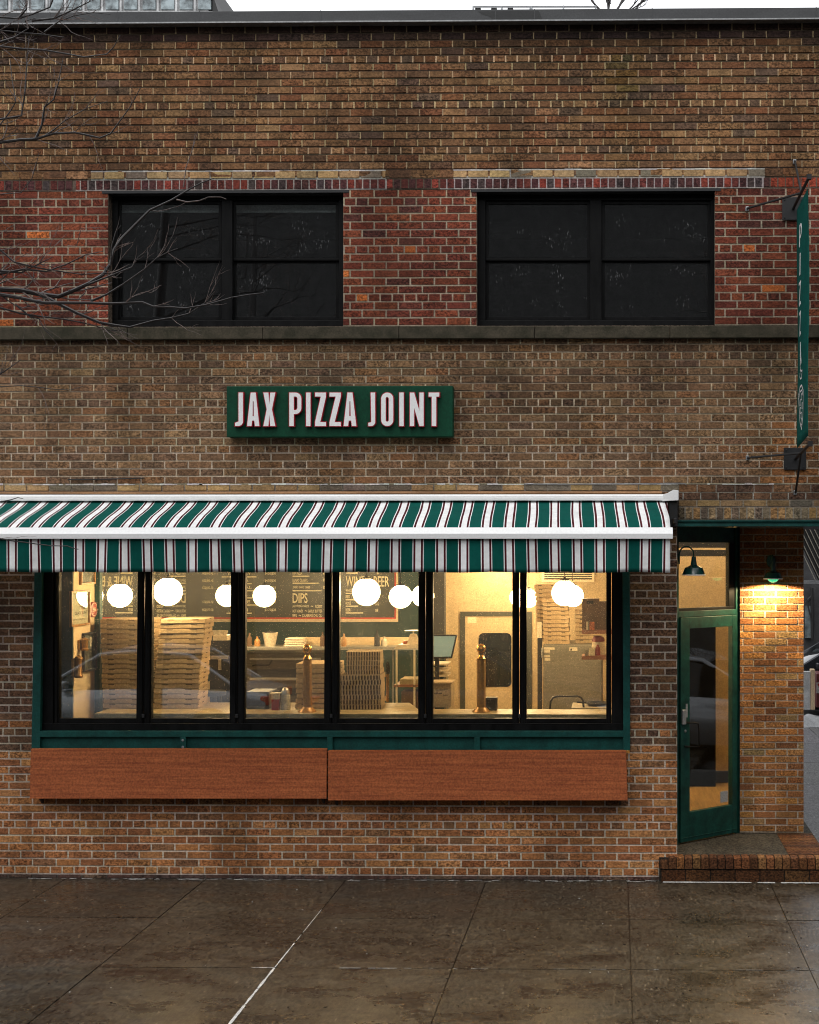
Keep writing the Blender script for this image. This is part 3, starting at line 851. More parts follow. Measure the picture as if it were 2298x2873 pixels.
# fixed outer frame of the folding panes
YB = 0.015
mb = MB()
mb.pxr(120, 1430, 150, 2051, YB, 0.14, us=(112, 148)); mb.pxr(1716, 1430, 1746, 2051, YB, 0.14, us=(1716, 1749))
mb.pxr(112, 2030, 1749, 2051, YB - 0.004, 0.15)
mb.pxr(120, 1410, 1746, 1440, YB, 0.14)
o = mb.build('folding_window_frame', M['black'], building, bevel=0.003)
panes = [(165, 388, 165, 382), (428, 649, 424, 644), (690, 912, 686, 909), (953, 1174, 951, 1173), (1215, 1438, 1214, 1437), (1478, 1701, 1477, 1701)]
edges_t = [150] + [(a[1] + b[0]) / 2 for a, b in zip(panes, panes[1:])] + [1716]
edges_b = [148] + [(a[3] + b[2]) / 2 for a, b in zip(panes, panes[1:])] + [1716]
for k, (a, b, c, d) in enumerate(panes):
    e0, e1, g0, g1 = edges_t[k] + 1, edges_t[k + 1] - 1, edges_b[k] + 1, edges_b[k + 1] - 1
    s = MB()
    Yk = YB + 0.022
    s.pxr(e0, 1440, a, 2030, Yk, 0.06, us=(g0, c)); s.pxr(b, 1440, e1, 2030, Yk, 0.06, us=(d, g1))
    s.pxr(e0 + 4, 1440, a - 5, 2030, Yk - 0.010, 0.012, us=(g0 + 4, c - 5)); s.pxr(b + 5, 1440, e1 - 4, 2030, Yk - 0.010, 0.012, us=(d + 5, g1 - 4))
    s.pxr(c, 2016, d, 2030, Yk, 0.06); s.pxr(a, 1440, b, 1450, Yk, 0.06)
    so = s.build('folding_sash', M['black'], building, bevel=0.0025)
    g = MB(); g.pxr(a - 2, 1448, b + 2, 2018, Yk + 0.03, 0.006, us=(c - 2, d + 2)); g.build('window_pane', M['pane'], so)
    if k < 5:
        h = MB(); q = W(edges_b[k + 1], 2010, Yk - 0.008); h.box(q.x - .012, q.x + .012, q.y - .014, q.y, q.z - .012, q.z + .022)
        h.build('hinge', M['black_dull'], so, bevel=0.003)

# folded-down timber counters below the window
def flap(u0, u1, vt, vb, label):
    ya, yb = -0.055, -0.135
    A, B = W(u0, vt, ya), W(u1, vt, ya)
    xc = lambda u: WX(u, yb)
    Cc, Dd = W(u1 + (4 if u1 > 1000 else -1), vb, yb), W(u0 - (3 if u0 < 500 else 0), vb, yb)
    off = Vector((0, 0.03, 0.012))
    r = empty('folding_counter', ((A.x + B.x) / 2, 0, Dd.z), label, 'folding counter', 'timber counters folded down under the shop window')
    m = MB(); m.prism([Dd, Cc, B, A], off)
    m.build('counter_board', M['wood_panel'], r, bevel=0.003)
    for u in (u0 + 14, (u0 + u1) / 2, u1 - 20):
        br = MB()
        p = W(u, vb, yb)
        br.prism([Vector((p.x, -0.012, p.z - 0.065)), Vector((p.x, yb + 0.045, p.z + 0.004)), Vector((p.x, -0.012, p.z + 0.16))], (0.02, 0, 0))
        br.build('bracket', M['black_dull'], r)
flap(86, 917, 2104, 2241, 'red brown timber counter flap hanging under the left three window panes')
flap(920, 1757, 2109, 2246, 'red brown timber counter flap hanging under the right three window panes, beside the door pier')

# ------------------------------------------------------------------ entrance: canopy, step, door
mb = MB()
za, zb = WZ(1476, -0.06, 2100), WZ(1461, -0.06, 2100)
xe = WX(1897, -0.06)
mb.box(xe, XR, -0.06, 0.0095, za, zb)
mb.box(xe, XR, -0.075, -0.06, zb - 0.008, zb + 0.004)
mb.box(xe, XR, -0.072, -0.06, za - 0.004, za + 0.012)
o = mb.build('canopy_fascia', M['teal'], building, bevel=0.002)
DA = WG(1900, 2368, STEP_Z); DB = WG(2078, 2334, STEP_Z)
mb = MB(); zs_ = za + .008
mb.prism([(PIER_R - .02, -.05, zs_), (XR, -.05, zs_), (XR, 3.0, zs_), (PX_B + .002, 3.0, zs_), (PX_B + .002, PY - .002, zs_), (DB.x + .02, PY - .002, zs_), (DB.x, DB.y - .015, zs_), (DA.x, DA.y - .015, zs_), (PIER_R - .02, DA.y - .03, zs_)][::-1], (0, 0, .04))
mb.build('canopy_soffit', M['black_dull'], building)
mb = MB(); mb.box(XR - .28, XR, TH + .002, 8.4, za + .06, zc0 - .02, 0, (.13, .085, .05)); mb.box(PX_B, XR - .282, TH + .002, 8.4, za + .06, za + .2, 0, (.05, .05, .05)); mb.build('upper_side_wall', M['brick'], building)
mb = MB(); mb.box(WX(1925, .1), WX(2210, .1), 0.05, 0.075, za - 0.006, za + 0.009); mb.build('soffit_batten', M['wood_trim'], building)

mb = MB()                                # step: slab, rowlock nosing and the course under it
xs0, xs1 = WX(1897, 0), 1.86
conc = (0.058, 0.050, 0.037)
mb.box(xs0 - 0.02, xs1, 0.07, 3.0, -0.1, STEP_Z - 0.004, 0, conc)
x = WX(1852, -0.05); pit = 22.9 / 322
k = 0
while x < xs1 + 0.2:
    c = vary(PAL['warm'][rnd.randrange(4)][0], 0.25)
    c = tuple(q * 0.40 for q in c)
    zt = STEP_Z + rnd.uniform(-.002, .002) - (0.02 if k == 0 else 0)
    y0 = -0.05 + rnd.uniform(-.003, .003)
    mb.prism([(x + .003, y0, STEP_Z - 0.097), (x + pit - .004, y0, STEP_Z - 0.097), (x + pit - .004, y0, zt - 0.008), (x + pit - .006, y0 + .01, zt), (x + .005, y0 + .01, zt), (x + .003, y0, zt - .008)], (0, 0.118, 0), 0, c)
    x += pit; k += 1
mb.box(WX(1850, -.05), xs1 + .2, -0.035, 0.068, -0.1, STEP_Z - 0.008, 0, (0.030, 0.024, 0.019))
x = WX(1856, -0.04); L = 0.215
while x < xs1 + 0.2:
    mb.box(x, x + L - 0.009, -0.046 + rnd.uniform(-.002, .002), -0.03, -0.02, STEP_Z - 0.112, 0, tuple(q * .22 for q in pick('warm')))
    x += L
for i in range(14):                      # ribbed brick paving at the right end of the step
    y = 0.09 + i * 0.062
    mb.box(1.52, xs1 - 0.01, y, y + 0.054, STEP_Z - 0.006, STEP_Z + 0.001, 0, tuple(q * .34 for q in pick('warm')))
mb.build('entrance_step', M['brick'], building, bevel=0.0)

# door set on the splay between front wall and pier
DA = WG(1900, 2368, STEP_Z); DB = WG(2078, 2334, STEP_Z)
DA.z = DB.z = STEP_Z
ex = (DB - DA).normalized(); ey = Vector((-ex.y, ex.x, 0))       # ey points into the building
DW = (DB - DA).length
def DP(s, z, d=0.0): return DA + ex * s + ey * d + Vector((0, 0, z - STEP_Z))
def door_s(u):                            # distance along the door for a pixel column
    a = (u - PX0) / FPX
    d = Vector((-sn + cs * a, cs + sn * a))
    p = Vector((0, -DIST)); A = Vector((DA.x, DA.y)); E = Vector((ex.x, ex.y))
    den = d.x * E.y - d.y * E.x
    return ((A - p).x * d.y - (A - p).y * d.x) / (-(E.x * d.y - E.y * d.x)) if abs(den) > 1e-9 else 0
def door_z(u, v):
    s = door_s(u); q = DA + ex * s
    dep = -q.x * sn + (q.y + DIST) * cs
    return HCAM - (v - PY0) / FPX * dep
def dbox(mb, s0, s1, z0, z1, d0, d1, mi=0):
    mb.add([DP(s0, z0, d0), DP(s1, z0, d0), DP(s1, z1, d0), DP(s0, z1, d0), DP(s0, z0, d1), DP(s1, z0, d1), DP(s1, z1, d1), DP(s0, z1, d1)],
           [(0, 1, 2, 3), (7, 6, 5, 4), (0, 4, 5, 1), (1, 5, 6, 2), (2, 6, 7, 3), (3, 7, 4, 0)], mi)
um = 1985
Zh = door_z(um, 1716); Zb = door_z(um, 1730); Ztop = za + 0.005
sL, sR = door_s(1903), door_s(2077)
mb = MB()
dbox(mb, -0.25, door_s(1902.5), STEP_Z - .05, Ztop, -0.01, 0.09)
dbox(mb, door_s(2062), sR, STEP_Z - .05, Ztop, -0.012, 0.09)
dbox(mb, door_s(1902.5), door_s(2062), door_z(um, 1728), door_z(um, 1712), -0.012, 0.09)
dbox(mb, door_s(1902.5), door_s(2062), door_z(um, 1522), Ztop, 0.01, 0.09)
df = mb.build('door_frame', M['door_green'], building, bevel=0.002)
mb = MB()
tl, tr_ = door_s(1903), door_s(2061)
dbox(mb, tl, tr_, door_z(um, 1712), door_z(um, 1704), 0.0, 0.05)
dbox(mb, door_s(2046), tr_, door_z(um, 1704), door_z(um, 1522), 0.0, 0.05)
tr_o = mb.build('transom_window', M['black'], building, bevel=0.002)
mb = MB(); dbox(mb, tl, door_s(2046), door_z(um, 1704), door_z(um, 1522), 0.022, 0.028); mb.build('transom_pane', M['pane'], tr_o)
# the leaf
l0, l1 = door_s(1903.5), door_s(2061)
g0, g1 = door_s(1929), door_s(2049)
zb0, zt0 = STEP_Z + 0.012, door_z(um, 1729)
zg0, zg1 = door_z(um, 2268), door_z(um, 1760)
mb = MB()
dbox(mb, l0, g0, zb0, zt0, -0.03, 0.02); dbox(mb, g1, l1, zb0, zt0, -0.03, 0.02)
dbox(mb, g0, g1, zb0, zg0, -0.03, 0.02); dbox(mb, g0, g1, zg1, zt0, -0.03, 0.02)
dbox(mb, l0 + .006, l1 - .006, zb0 + 0.035, zb0 + 0.042, -0.034, -0.029)
door = mb.build('door', M['door_green'], building, bevel=0.0025)
mb = MB(); dbox(mb, g0 - .003, g1 + .003, zg0 - .003, zg1 + .003, -0.006, 0.0); mb.build('door_pane', M['pane_clear'], door)
mb = MB()
def dpx(u, v, d): return DP(door_s(u), door_z(u, v), d)
p1, p2 = dpx(1914, 2026, -.03), dpx(1914, 2093, -.03)
q1, q2 = dpx(1944, 2026, -.075), dpx(1946, 2090, -.075)
mb.tube([p1, p1.lerp(q1, .8), q1 + Vector((0, 0, -.008)), q1.lerp(q2, .3), q1.lerp(q2, .75), q2, q2 + Vector((-.012, -.0, -.012)), p2], 0.0075, 10)
mb.build('door_handle', M['black'], door, smooth=True)
mb = MB()
a = door_s(1905); b = door_s(1916)
dbox(mb, a, b, door_z(1910, 2032), door_z(1910, 1990), -0.05, -0.028)
mb.build('latch_guard', M['galv'], door, bevel=0.008)
mb = MB(); c = dpx(1916, 2050, -.036); mb.lathe([(0, 0), (.013, 0), (.013, .006), (0, .008)], (0, 0, 0), 14)
for i, p in enumerate(mb.v): mb.v[i] = c + ex * p.x + Vector((0, 0, p.y)) - ey * (p.z - .006)
mb.build('lock_cylinder', M['steel'], door)
mb = MB(); dbox(mb, door_s(1917.5), door_s(1923), door_z(1920, 2012), door_z(1920, 1974), -.0325, -.0302); mb.build('door_label', M['galv'], door)
mb = MB(); dbox(mb, door_s(2019), door_s(2040), door_z(2030, 2250), door_z(2030, 2219), -.012, -.0072); mb.build('door_notice', M['notice'], door)

# ------------------------------------------------------------------ interior shell
XW = WS(190, 1700, -4.9).x            # left side wall with the posters
XW = -4.9
FLZ, CLZ = STEP_Z + 0.03, 3.95
YBK = 5.6
XRI = PX_B - 0.12
mb = MB()
mb.box(XW - 0.1, XW, 0.30, YBK, FLZ, CLZ)                       # left side wall
mb.build('interior_side_wall', M['cream_wall'], building)
mb = MB(); mb.box(XW - 0.35, XW - 0.005, 0.285, 0.295, FLZ, CLZ); mb.build('interior_return', M['teal_wall'], building)
xk = WX(1246, YBK)
mb = MB(); mb.box(XW, xk, YBK, YBK + 0.1, FLZ, CLZ); mb.build('kitchen_wall', M['teal_wall'], building)
mb = MB(); mb.box(xk, XRI, YBK - 0.02, YBK + 0.1, FLZ, CLZ); mb.build('interior_back_wall', M['tan_wall'], building)
mb = MB(); mb.box(XRI - .09, XRI, PY + 0.355, YBK, FLZ, CLZ); mb.build('interior_right_wall', M['cream_wall'], building)
sw = MB(); sw.box(XRI + .003, PX_B, PY + .352, YBK + 3, -.2, zz(1470), 0, (.16, .08, .05)); sw.build('side_wall', M['brick'], building)
mb = MB(); pa, pb = DA + ey * .05, DB + ey * .05
mb.prism([(x, y, FLZ - .015) for x, y in ((XW - .1, .29), (PIER_R - .03, .29), (PIER_R - .03, pa.y), (pa.x, pa.y), (pb.x, pb.y), (PX_A + .02, PY + .352), (XRI, PY + .352), (XRI, YBK + .1), (XW - .1, YBK + .1))], (0, 0, -.1)); mb.build('interior_floor', M['floor_wood'], building)
mb = MB(); mb.box(XW - .1, XRI, 0.29, YBK + .1, CLZ, CLZ + 0.1); mb.build('interior_ceiling', M['cream_wall'], building)
mb = MB(); mb.box(WX(1217, 4.6), WX(1247, 4.6), 4.6, 4.75, FLZ, CLZ); mb.build('interior_column', M['slat_dark'], building)
# wall behind the door: an added dark panel on the left, a lit strip, two ceiling beams
mb = MB(); mb.box(WX(1896, 3.3), WX(2008, 3.3), 3.3, 3.38, FLZ - .015, WZ(1722, 3.3, 1985)); mb.build('lobby_dark_panel', M['pitch'], building)  # near-black panel stands in for the dark reflection in the door glass
mb = MB()
for v0, v1 in ((1519, 1537), (1543, 1561)): mb.box(PIER_R - .3, XRI - .1, 2.2, 2.4, WZ(v1, 2.2, 2000), WZ(v0, 2.2, 2000))
mb.build('lobby_beam', M['slat_dark'], building)
mb = MB(); mb.box(PIER_R - .1, XRI - .1, 3.55, 3.65, FLZ, CLZ); mb.build('lobby_wall', M['tan_wall'], building)
mb = MB(); mb.box(WX(2008, 3.3), XRI - .1, 3.52, 3.549, FLZ, FLZ + .12); mb.build('lobby_skirting', M['dark_room'], building)
# mirror on the side wall
ym0, ym1 = WS(279, 1700, XW + .02).y, YBK - .01
mb = MB(); mb.box(XW + 0.001, XW + 0.02, ym0, ym1, 1.3, CLZ - .02)
mir = tag(mb.build('wall_mirror', M['mirror']), 'large wall mirror reflecting the menu boards backwards, left of the pizza boxes', 'mirror')
mb = MB(); mb.box(XW, XW + .05, ym0 - 0.07, ym0 - 0.002, FLZ, CLZ); mb.build('green_trim', M['teal'], mir)

# interior staff door
mb = MB()
Yd = YBK - 0.05
mb.pxr(1291, 1716, 1305, 2020, Yd, .03); mb.pxr(1478, 1716, 1492, 2020, Yd, .03); mb.pxr(1305, 1716, 1478, 1729, Yd, .03)
idr = mb.build('staff_door', M['staff_frame'], building)
mb = MB(); mb.pxr(1305, 1729, 1478, 2300, Yd + .012, .015); mb.build('door_leaf', M['tan_wall'], idr)
def rrect(u0, v0, u1, v1, r, Y, n=6):
    pts = []
    for cx, cy, a0 in ((u1 - r, v1 - r, 0), (u0 + r, v1 - r, 90), (u0 + r, v0 + r, 180), (u1 - r, v0 + r, 270)):
        for k in range(n + 1):
            a = R(a0 + 90 * k / n); pts.append(W(cx + r * math.cos(a), cy + r * math.sin(a), Y))
    return pts
mb = MB(); mb.prism(rrect(1343, 1776, 1435, 1927, 14, Yd + .004), (0, .006, 0)); mb.build('door_window', M['car_glass'], idr)
mb = MB(); mb.pxr(1312, 1731, 1337, 1748, Yd + .006, .004); mb.build('door_plate', M['cream_trim'], idr)

# ------------------------------------------------------------------ window counter and what stands on it
CT_Y0, CT_Y1 = 0.27, 1.35
ZCT = WZ(2003, CT_Y0)
mb = MB(); xm_ = WX(1100, .7)
mb.prism([(x, y, ZCT) for x, y in ((WX(268, .3), CT_Y0), (WX(1760, .3), CT_Y0), (WX(1760, .3), .64), (xm_ + .25, .64), (xm_ + .1, 1.12), (WX(268, .3), 1.12))], (0, 0, -.055))
counter = empty('window_counter', (WX(900, .5), .7, FLZ), 'long butcher block counter running behind the folding window panes', 'counter')
mb.build('counter_top', M['counter'], counter, bevel=0.004)
mb = MB(); mb.box(WX(280, .3), WX(1740, .3), CT_Y0 + .1, .6, FLZ, ZCT - .056); mb.build('counter_base', M['teal'], counter)

ORD = 'first second third fourth fifth sixth seventh eighth ninth tenth eleventh twelfth thirteenth fourteenth fifteenth sixteenth seventeenth eighteenth nineteenth twentieth'.split()
BOXW, BOXH = 0.40, 0.0465
def make_pizza_box():
    m = MB(); w, h = BOXW / 2, BOXH
    m.box(-w, w, -w, w, 0.0022, h - 0.0022)
    m.box(-w - .002, w + .002, -w - .003, -w, h * .12, h * .90)          # front flap of the lid
    m.box(w, w + .003, -w * .98, w * .96, h * .30, h * .93)              # side flap
    for cx in (-.27, .27):
        m.box(cx * BOXW - .03, cx * BOXW + .03, -w - .0042, -w - .002, h * .74, h * .90, 1)
    m.box(w + .002, w + .0042, -.02, .05, h * .72, h * .93, 1)
    m.box(w + .002, w + .0042, -w * .98, -w * .90, h * .70, h * .9, 1)
    return m.build('pizza_box', [M['card'], M['card_dark']], None, origin=(0, 0, 0), bevel=0.002)
PB = make_pizza_box()
first_used = [False]
def stack(n, pos, lean, rot, scale, text, group, jit=0.006, hscale=1.0, proto=None, cat='pizza box', what='cardboard pizza box'):
    z = pos.z
    for i in range(n):
        src = proto or PB
        if src.get('label') is None: o = src
        else:
            o = src.copy(); COL.objects.link(o)
        k = i / max(1, n - 1)
        o.location = (pos.x + lean[0] * k ** 1.3 + rnd.uniform(-jit, jit), pos.y + lean[1] * k + rnd.uniform(-jit, jit), z)
        o.rotation_euler = (0, 0, rot + rnd.uniform(-.03, .03))
        o.scale = (scale, scale, hscale)
        z += BOXH * hscale
        if i == n - 1 and n > 1: w = 'topmost of'
        elif i == 0: w = 'lowest of'
        else: w = ORD[i] + ' from the bottom of'
        tag(o, '%s, %s %s' % (what, w, text), cat, group)
def stand(u, v, dv=0.0):
    return WG(u, v, ZCT)
p = WG(487, 1989, ZCT); stack(18, Vector((p.x, p.y + .215, ZCT)), (.065, .0), R(5), 1.0, 'the tall stack behind the second pane', 'pizza boxes stacked on the window counter', hscale=0.995)
p = WG(352, 1989, ZCT); stack(18, Vector((p.x, p.y + .22, ZCT)), (-.03, .02), R(-9), 1.0, 'the tall stack beside the mirror', 'pizza boxes stacked on the window counter', hscale=0.99)
p = WG(880, 1990, ZCT); stack(9, Vector((p.x + .01, p.y + .24, ZCT)), (.0, .0), R(2), .95, 'the short stack behind the brass post', 'pizza boxes stacked on the window counter', jit=.004)

# ribbed cartons: open tray ends with upright dividers
def make_ribbed():
    m = MB(); w, d, h = .185, .17, BOXH
    m.box(-w, w, -d + .012, d, .001, h - .001, 1)
    m.box(-w, w, -d + .004, d, h - .0045, h - .001); m.box(w, w + .003, -d, d, .001, h - .001)
    n = 13
    for i in range(n):
        x = -w + (i + .5) * 2 * w / n
        m.box(x - .0065, x + .0065, -d, -d + .012, .002, h - .0045)
    return m.build('ribbed_carton', [M['card'], M['card_dark']], None, origin=(0, 0, 0))
RB = make_ribbed()
p = WG(1008, 1992, ZCT)
stack(7, Vector((p.x, p.y + .19, ZCT)), (0, 0), R(3), .98, 'the lower pile of ribbed cartons', 'ribbed cartons piled behind the fourth pane', jit=.003, proto=RB, cat='carton', what='ribbed cardboard carton', hscale=.98)
stack(5, Vector((p.x + .012, p.y + .21, ZCT + 7 * BOXH * .98)), (0.0, 0), R(3), .84, 'the upper pile of ribbed cartons', 'ribbed cartons piled behind the fourth pane', jit=.003, proto=RB, cat='carton', what='ribbed cardboard carton', hscale=.92)

# brass posts with ball finials
def brass_post(u, label):
    b = WG(u, 1997, ZCT)
    r = empty('brass_post', (b.x, b.y, ZCT), label, 'post', 'brass posts on the window counter')
    k = 12.1 / FPX
    m = MB(); m.lathe([(0, 0), (25 * k * 1.05, 0), (24 * k, 8 * k * .5), (16 * k, 11 * k), (14 * k, 14 * k)], b, 20); m.build('foot', M['brass_post'], r, smooth=True)
    m = MB(); m.lathe([(12.6 * k, 10 * k), (12.6 * k, 146 * k), (0, 147 * k)], b, 8); m.build('shaft', M['brass_post'], r)
    m = MB(); m.lathe([(12.4 * k, 146.2 * k), (12.6 * k, 150 * k), (8 * k, 156 * k), (6.5 * k, 160 * k), (8.5 * k, 166 * k)], b, 20); m.build('collar', M['brass'], r, smooth=True)
    m = MB(); pr = []
    for i in range(13):
        a = -math.pi / 2 + math.pi * i / 12; pr.append((max(.0001, 13 * k * math.cos(a)), 178 * k + 13.5 * k * math.sin(a)))
    m.lathe(pr, b, 24); m.build('finial', M['brass'], r, smooth=True)
brass_post(862, 'brass post with ball finial in front of the short stack of pizza boxes')
brass_post(1350, 'brass post with ball finial in front of the staff door')

# small things on the counter
p = WG(772, 1993, ZCT)
r = empty('tin', (p.x, p.y, ZCT), 'red and cream tin on the counter beside the cheese shaker', 'tin')
m = MB(); m.box(p.x - .034, p.x + .034, p.y, p.y + .06, ZCT, ZCT + .10); m.build('body', M['red'], r, bevel=.003)
m = MB(); m.box(p.x - .034, p.x + .034, p.y, p.y + .06, ZCT + .1002, ZCT + .148); m.build('upper_band', M['cream_trim'], r, bevel=.003)
m = MB(); m.box(p.x - .044, p.x + .044, p.y - .008, p.y + .066, ZCT + .1482, ZCT + .158); m.build('lid', M['cream_trim'], r, bevel=.003)
p = WG(801, 1991, ZCT)
r = empty('shaker_jar', (p.x, p.y, ZCT), 'clear cheese shaker jar with domed lid beside the red tin', 'shaker')
m = MB(); m.lathe([(0, 0), (.042, 0), (.044, .01), (.044, .13), (.038, .14)], p, 20); m.build('jar', M['plastic'], r, smooth=True)
m = MB(); m.lathe([(.039, .141), (.038, .17), (.026, .196), (.012, .205), (0, .206)], p, 20); m.build('lid', M['steel'], r, smooth=True)
p = WG(725, 1990, ZCT)
r = empty('card_terminal', (p.x, p.y, ZCT), 'black box shaped till drawer on the counter left of the red tin', 'till')
m = MB(); m.box(p.x - .12, p.x + .10, p.y, p.y + .3, ZCT + .004, ZCT + .16); m.build('drawer_case', M['black_dull'], r, bevel=.006)
m = MB(); m.box(p.x - .11, p.x + .09, p.y - .006, p.y, ZCT + .03, ZCT + .13); m.build('drawer_front', M['black'], r, bevel=.003)
p = WG(1377, 1994, ZCT)
r = empty('napkin_holder', (p.x, p.y, ZCT), 'black napkin holder on the counter right of the brass post', 'napkin holder')
m = MB(); m.box(p.x - .05, p.x + .055, p.y, p.y + .1, ZCT, ZCT + .118); m.build('case', M['black_dull'], r, bevel=.006)
m = MB(); m.box(p.x - .035, p.x + .04, p.y - .004, p.y - .0005, ZCT + .02, ZCT + .1); m.build('face_plate', M['black'], r)
p = WG(1243, 1985, ZCT)
r = empty('printed_carton', (p.x, p.y, ZCT), 'open brown carton with printed marks under the till screen', 'carton')
m = MB(); m.box(p.x - .11, p.x + .075, p.y, p.y + .25, ZCT, ZCT + .22); m.build('carton_body', M['card'], r, bevel=.003)
m = MB(); m.box(p.x - .115, p.x + .085, p.y - .012, p.y + .26, ZCT + .2205, ZCT + .235); m.build('carton_rim', M['card'], r)
m = MB()
for i in range(9): 
    x = p.x - .1 + rnd.random() * .12; z = ZCT + .1 + rnd.random() * .07
    m.box(x, x + rnd.uniform(.015, .05), p.y - .0015, p.y - .0003, z, z + .006)
m.build('lettering', M['ink'], r)
r = empty('till_screen', tuple(WG(1240, 1860, ZCT)), 'tilted flat till screen glowing pale green beside the dark column', 'screen')
WL[r] = r.location.copy()
Yt = 1.15
m = MB(); m.prism([W(1195, 1850, Yt), W(1268, 1847, Yt), W(1283, 1781, Yt), W(1195, 1780, Yt)], (0, .025, 0)); m.build('screen_case', M['black_dull'], r, bevel=.003)
m = MB(); m.prism([W(1199, 1843, Yt - .002), W(1265, 1842, Yt - .002), W(1278, 1785, Yt - .002), W(1199, 1785, Yt - .002)], (0, .0015, 0)); m.build('display', M['screen'], r)
m = MB(); q = W(1225, 1850, Yt); m.box(q.x - .02, q.x + .02, Yt + .03, Yt + .06, ZCT, q.z + .05); m.build('stand', M['black_dull'], r)
r = empty('wire_rack', tuple(WG(1235, 1900, FLZ)), 'rack of pale shelves standing under the till screen', 'rack')
r.location = (WX(1235, 1.9), 1.9, FLZ); WL[r] = r.location.copy()
m = MB()
for v in (1862, 1879, 1894): m.pxr(1196, v, 1256, v + 5, 1.9, .3)
m.build('shelf', M['cream_trim'], r)
m = MB(); m.pxr(1196, 1850, 1246, 1990, 2.21, .02); m.build('back_panel', M['teal_wall'], r)
m = MB()
for u in (1196, 1254): m.pxr(u, 1846, u + 4, 2300, 2.203, .006)
m.build('upright', M['steel'], r)

# ------------------------------------------------------------------ menu boards on the kitchen wall
YM = YBK - 0.06
def menu(u0, u1, label, fill):
    b = W((u0 + u1) / 2, 1745, YM)
    r = empty('menu_board', (b.x, YM, b.z), label, 'menu board', 'menu boards over the kitchen')
    m = MB(); m.pxr(u0, 1400, u1, 1735, YM, .02); m.build('panel', M['board'], r)
    m = MB(); m.pxr(u0 - 5, 1737, u1 + 5, 1745, YM - .012, .04); m.pxr(u1, 1400, u1 + 5, 1737, YM - .012, .04); m.pxr(u0 - 5, 1400, u0, 1737, YM - .012, .04); m.build('frame', M['cream_trim'], r)
    m = MB(); m.pxr(u0, 1732.5, u1, 1736.5, YM - .004, .003); m.pxr(u1 - 4, 1400, u1 - .5, 1732, YM - .004, .003); m.build('border_line', M['board_red'], r)
    m = MB(); fill(m); m.build('lettering', M['board_text'], r)
YT = YM - .002
def bar(m, u0, u1, v, h=3.2): m.pxr(u0, v - h / 2, u1, v + h / 2, YT, .0015)
def fill_a(m):
    for t, u0, u1, v in (('LITTLE ITALY', 612, 705, 1609), ('MARGHERITA', 612, 697, 1628), ('THE SPECIAL', 612, 706, 1648), ('MARINARA', 612, 690, 1668), ('PEPPER PIE', 612, 702, 1688), ('SICILIAN', 612, 696, 1711)):
        text_on(m, t, u0, v - 4, u1, v + 4.5, YT)
        bar(m, 612, u1 + rnd.uniform(4, 22), v + 9.5)
    for t, v in (('$4.50|$30', 1610), ('$4.50|$30', 1630), ('$5.00|$32', 1650), ('$5.00|$32', 1690), ('$3.75|$28', 1712)):
        text_on(m, t, 743, v - 4.5, 774, v + 4.5, YT)
    for t, u1, v, b in (('PAN PIZZA', 848, 1608, 868), ("LUNA'S CLASSIC", 863, 1627.5, 894), ('JIMMY TWO TIMES', 870, 1648.5, 902)):
        text_on(m, t, 821, v - 4, u1, v + 4.5, YT)
        bar(m, 821, b, v + 8.8); text_on(m, '$5', 906, v - 4, 912, v + 4, YT)
    text_on(m, 'DIPS', 821, 1664, 863, 1692, YT)
    for v, a, b in ((1701.5, 'JAX VODKA SAUCE', 'ROSSO'), (1714.5, 'HOT HONEY', 'GARLIC BUTTER'), (1727, 'BBQ', 'CALABRIAN CHILI OIL')):
        wa = {'JAX VODKA SAUCE': 46, 'HOT HONEY': 29, 'BBQ': 12}[a]; wb = {'ROSSO': 18, 'GARLIC BUTTER': 39, 'CALABRIAN CHILI OIL': 55}[b]
        text_on(m, a, 821, v - 4, 821 + wa, v + 4, YT); text_on(m, '~', 821 + wa + 5, v - 2, 821 + wa + 12, v + 1, YT); text_on(m, b, 903 - wb, v - 4, 903, v + 4, YT)
def fill_b(m):
    bar(m, 971, 1004, 1608, 4); text_on(m, '$6', 1057, 1606, 1064, 1612, YT)
    text_on(m, 'WINE & BEER', 970, 1617, 1092, 1646, YT)
    for t, u1, v, b in (('WHITE', 988, 1656, 1003), ('RED', 982, 1674, 1000), ('ROSE', 985, 1692, 1005), ('BEER', 984, 1711, 1019)):
        text_on(m, t, 970, v - 4, u1, v + 4.5, YT); bar(m, 970, b, v + 8.8)
    for t, v in (('$12', 1656), ('$12', 1674), ('$12', 1695), ('$8', 1713)): text_on(m, t, 1053, v - 4.5, 1064 if len(t) > 2 else 1061, v + 4.5, YT)
menu(604, 927, 'dark menu board headed DIPS, left of the wine board on the kitchen wall', fill_a)
menu(948, 1111, 'dark menu board reading WINE & BEER on the kitchen wall', fill_b)

# ------------------------------------------------------------------ kitchen
YK = 3.6
r = empty('pizza_oven', (WX(800, YK), YK, FLZ), 'dark steel deck oven behind the third pane under the long shelf', 'oven')
m = MB(); m.pxr(690, 1832, 905, 2260, YK, .8); m.build('oven_body', M['oven'], r, bevel=.006)
m = MB(); m.pxr(705, 1878, 895, 1899, YK - .006, .005); m.pxr(705, 1930, 895, 1952, YK - .006, .005); m.build('oven_mouth', M['black_dull'], r)
m = MB(); m.pxr(700, 1902, 900, 1909, YK - .03, .029); m.pxr(700, 1846, 900, 1852, YK - .02, .019); m.build('oven_rail', M['steel'], r, bevel=.003)
m = MB(); q = [W(u, v, YK - .05) for u, v in ((708, 1868), (716, 1866), (755, 1866), (763, 1852))]; m.tube(q, .008, 8); m.build('oven_handle', M['black'], r, smooth=True)
r = empty('kitchen_shelf', (WX(930, 3.4), 3.4, FLZ), 'long pale steel shelf over the oven holding folded towels', 'shelf')
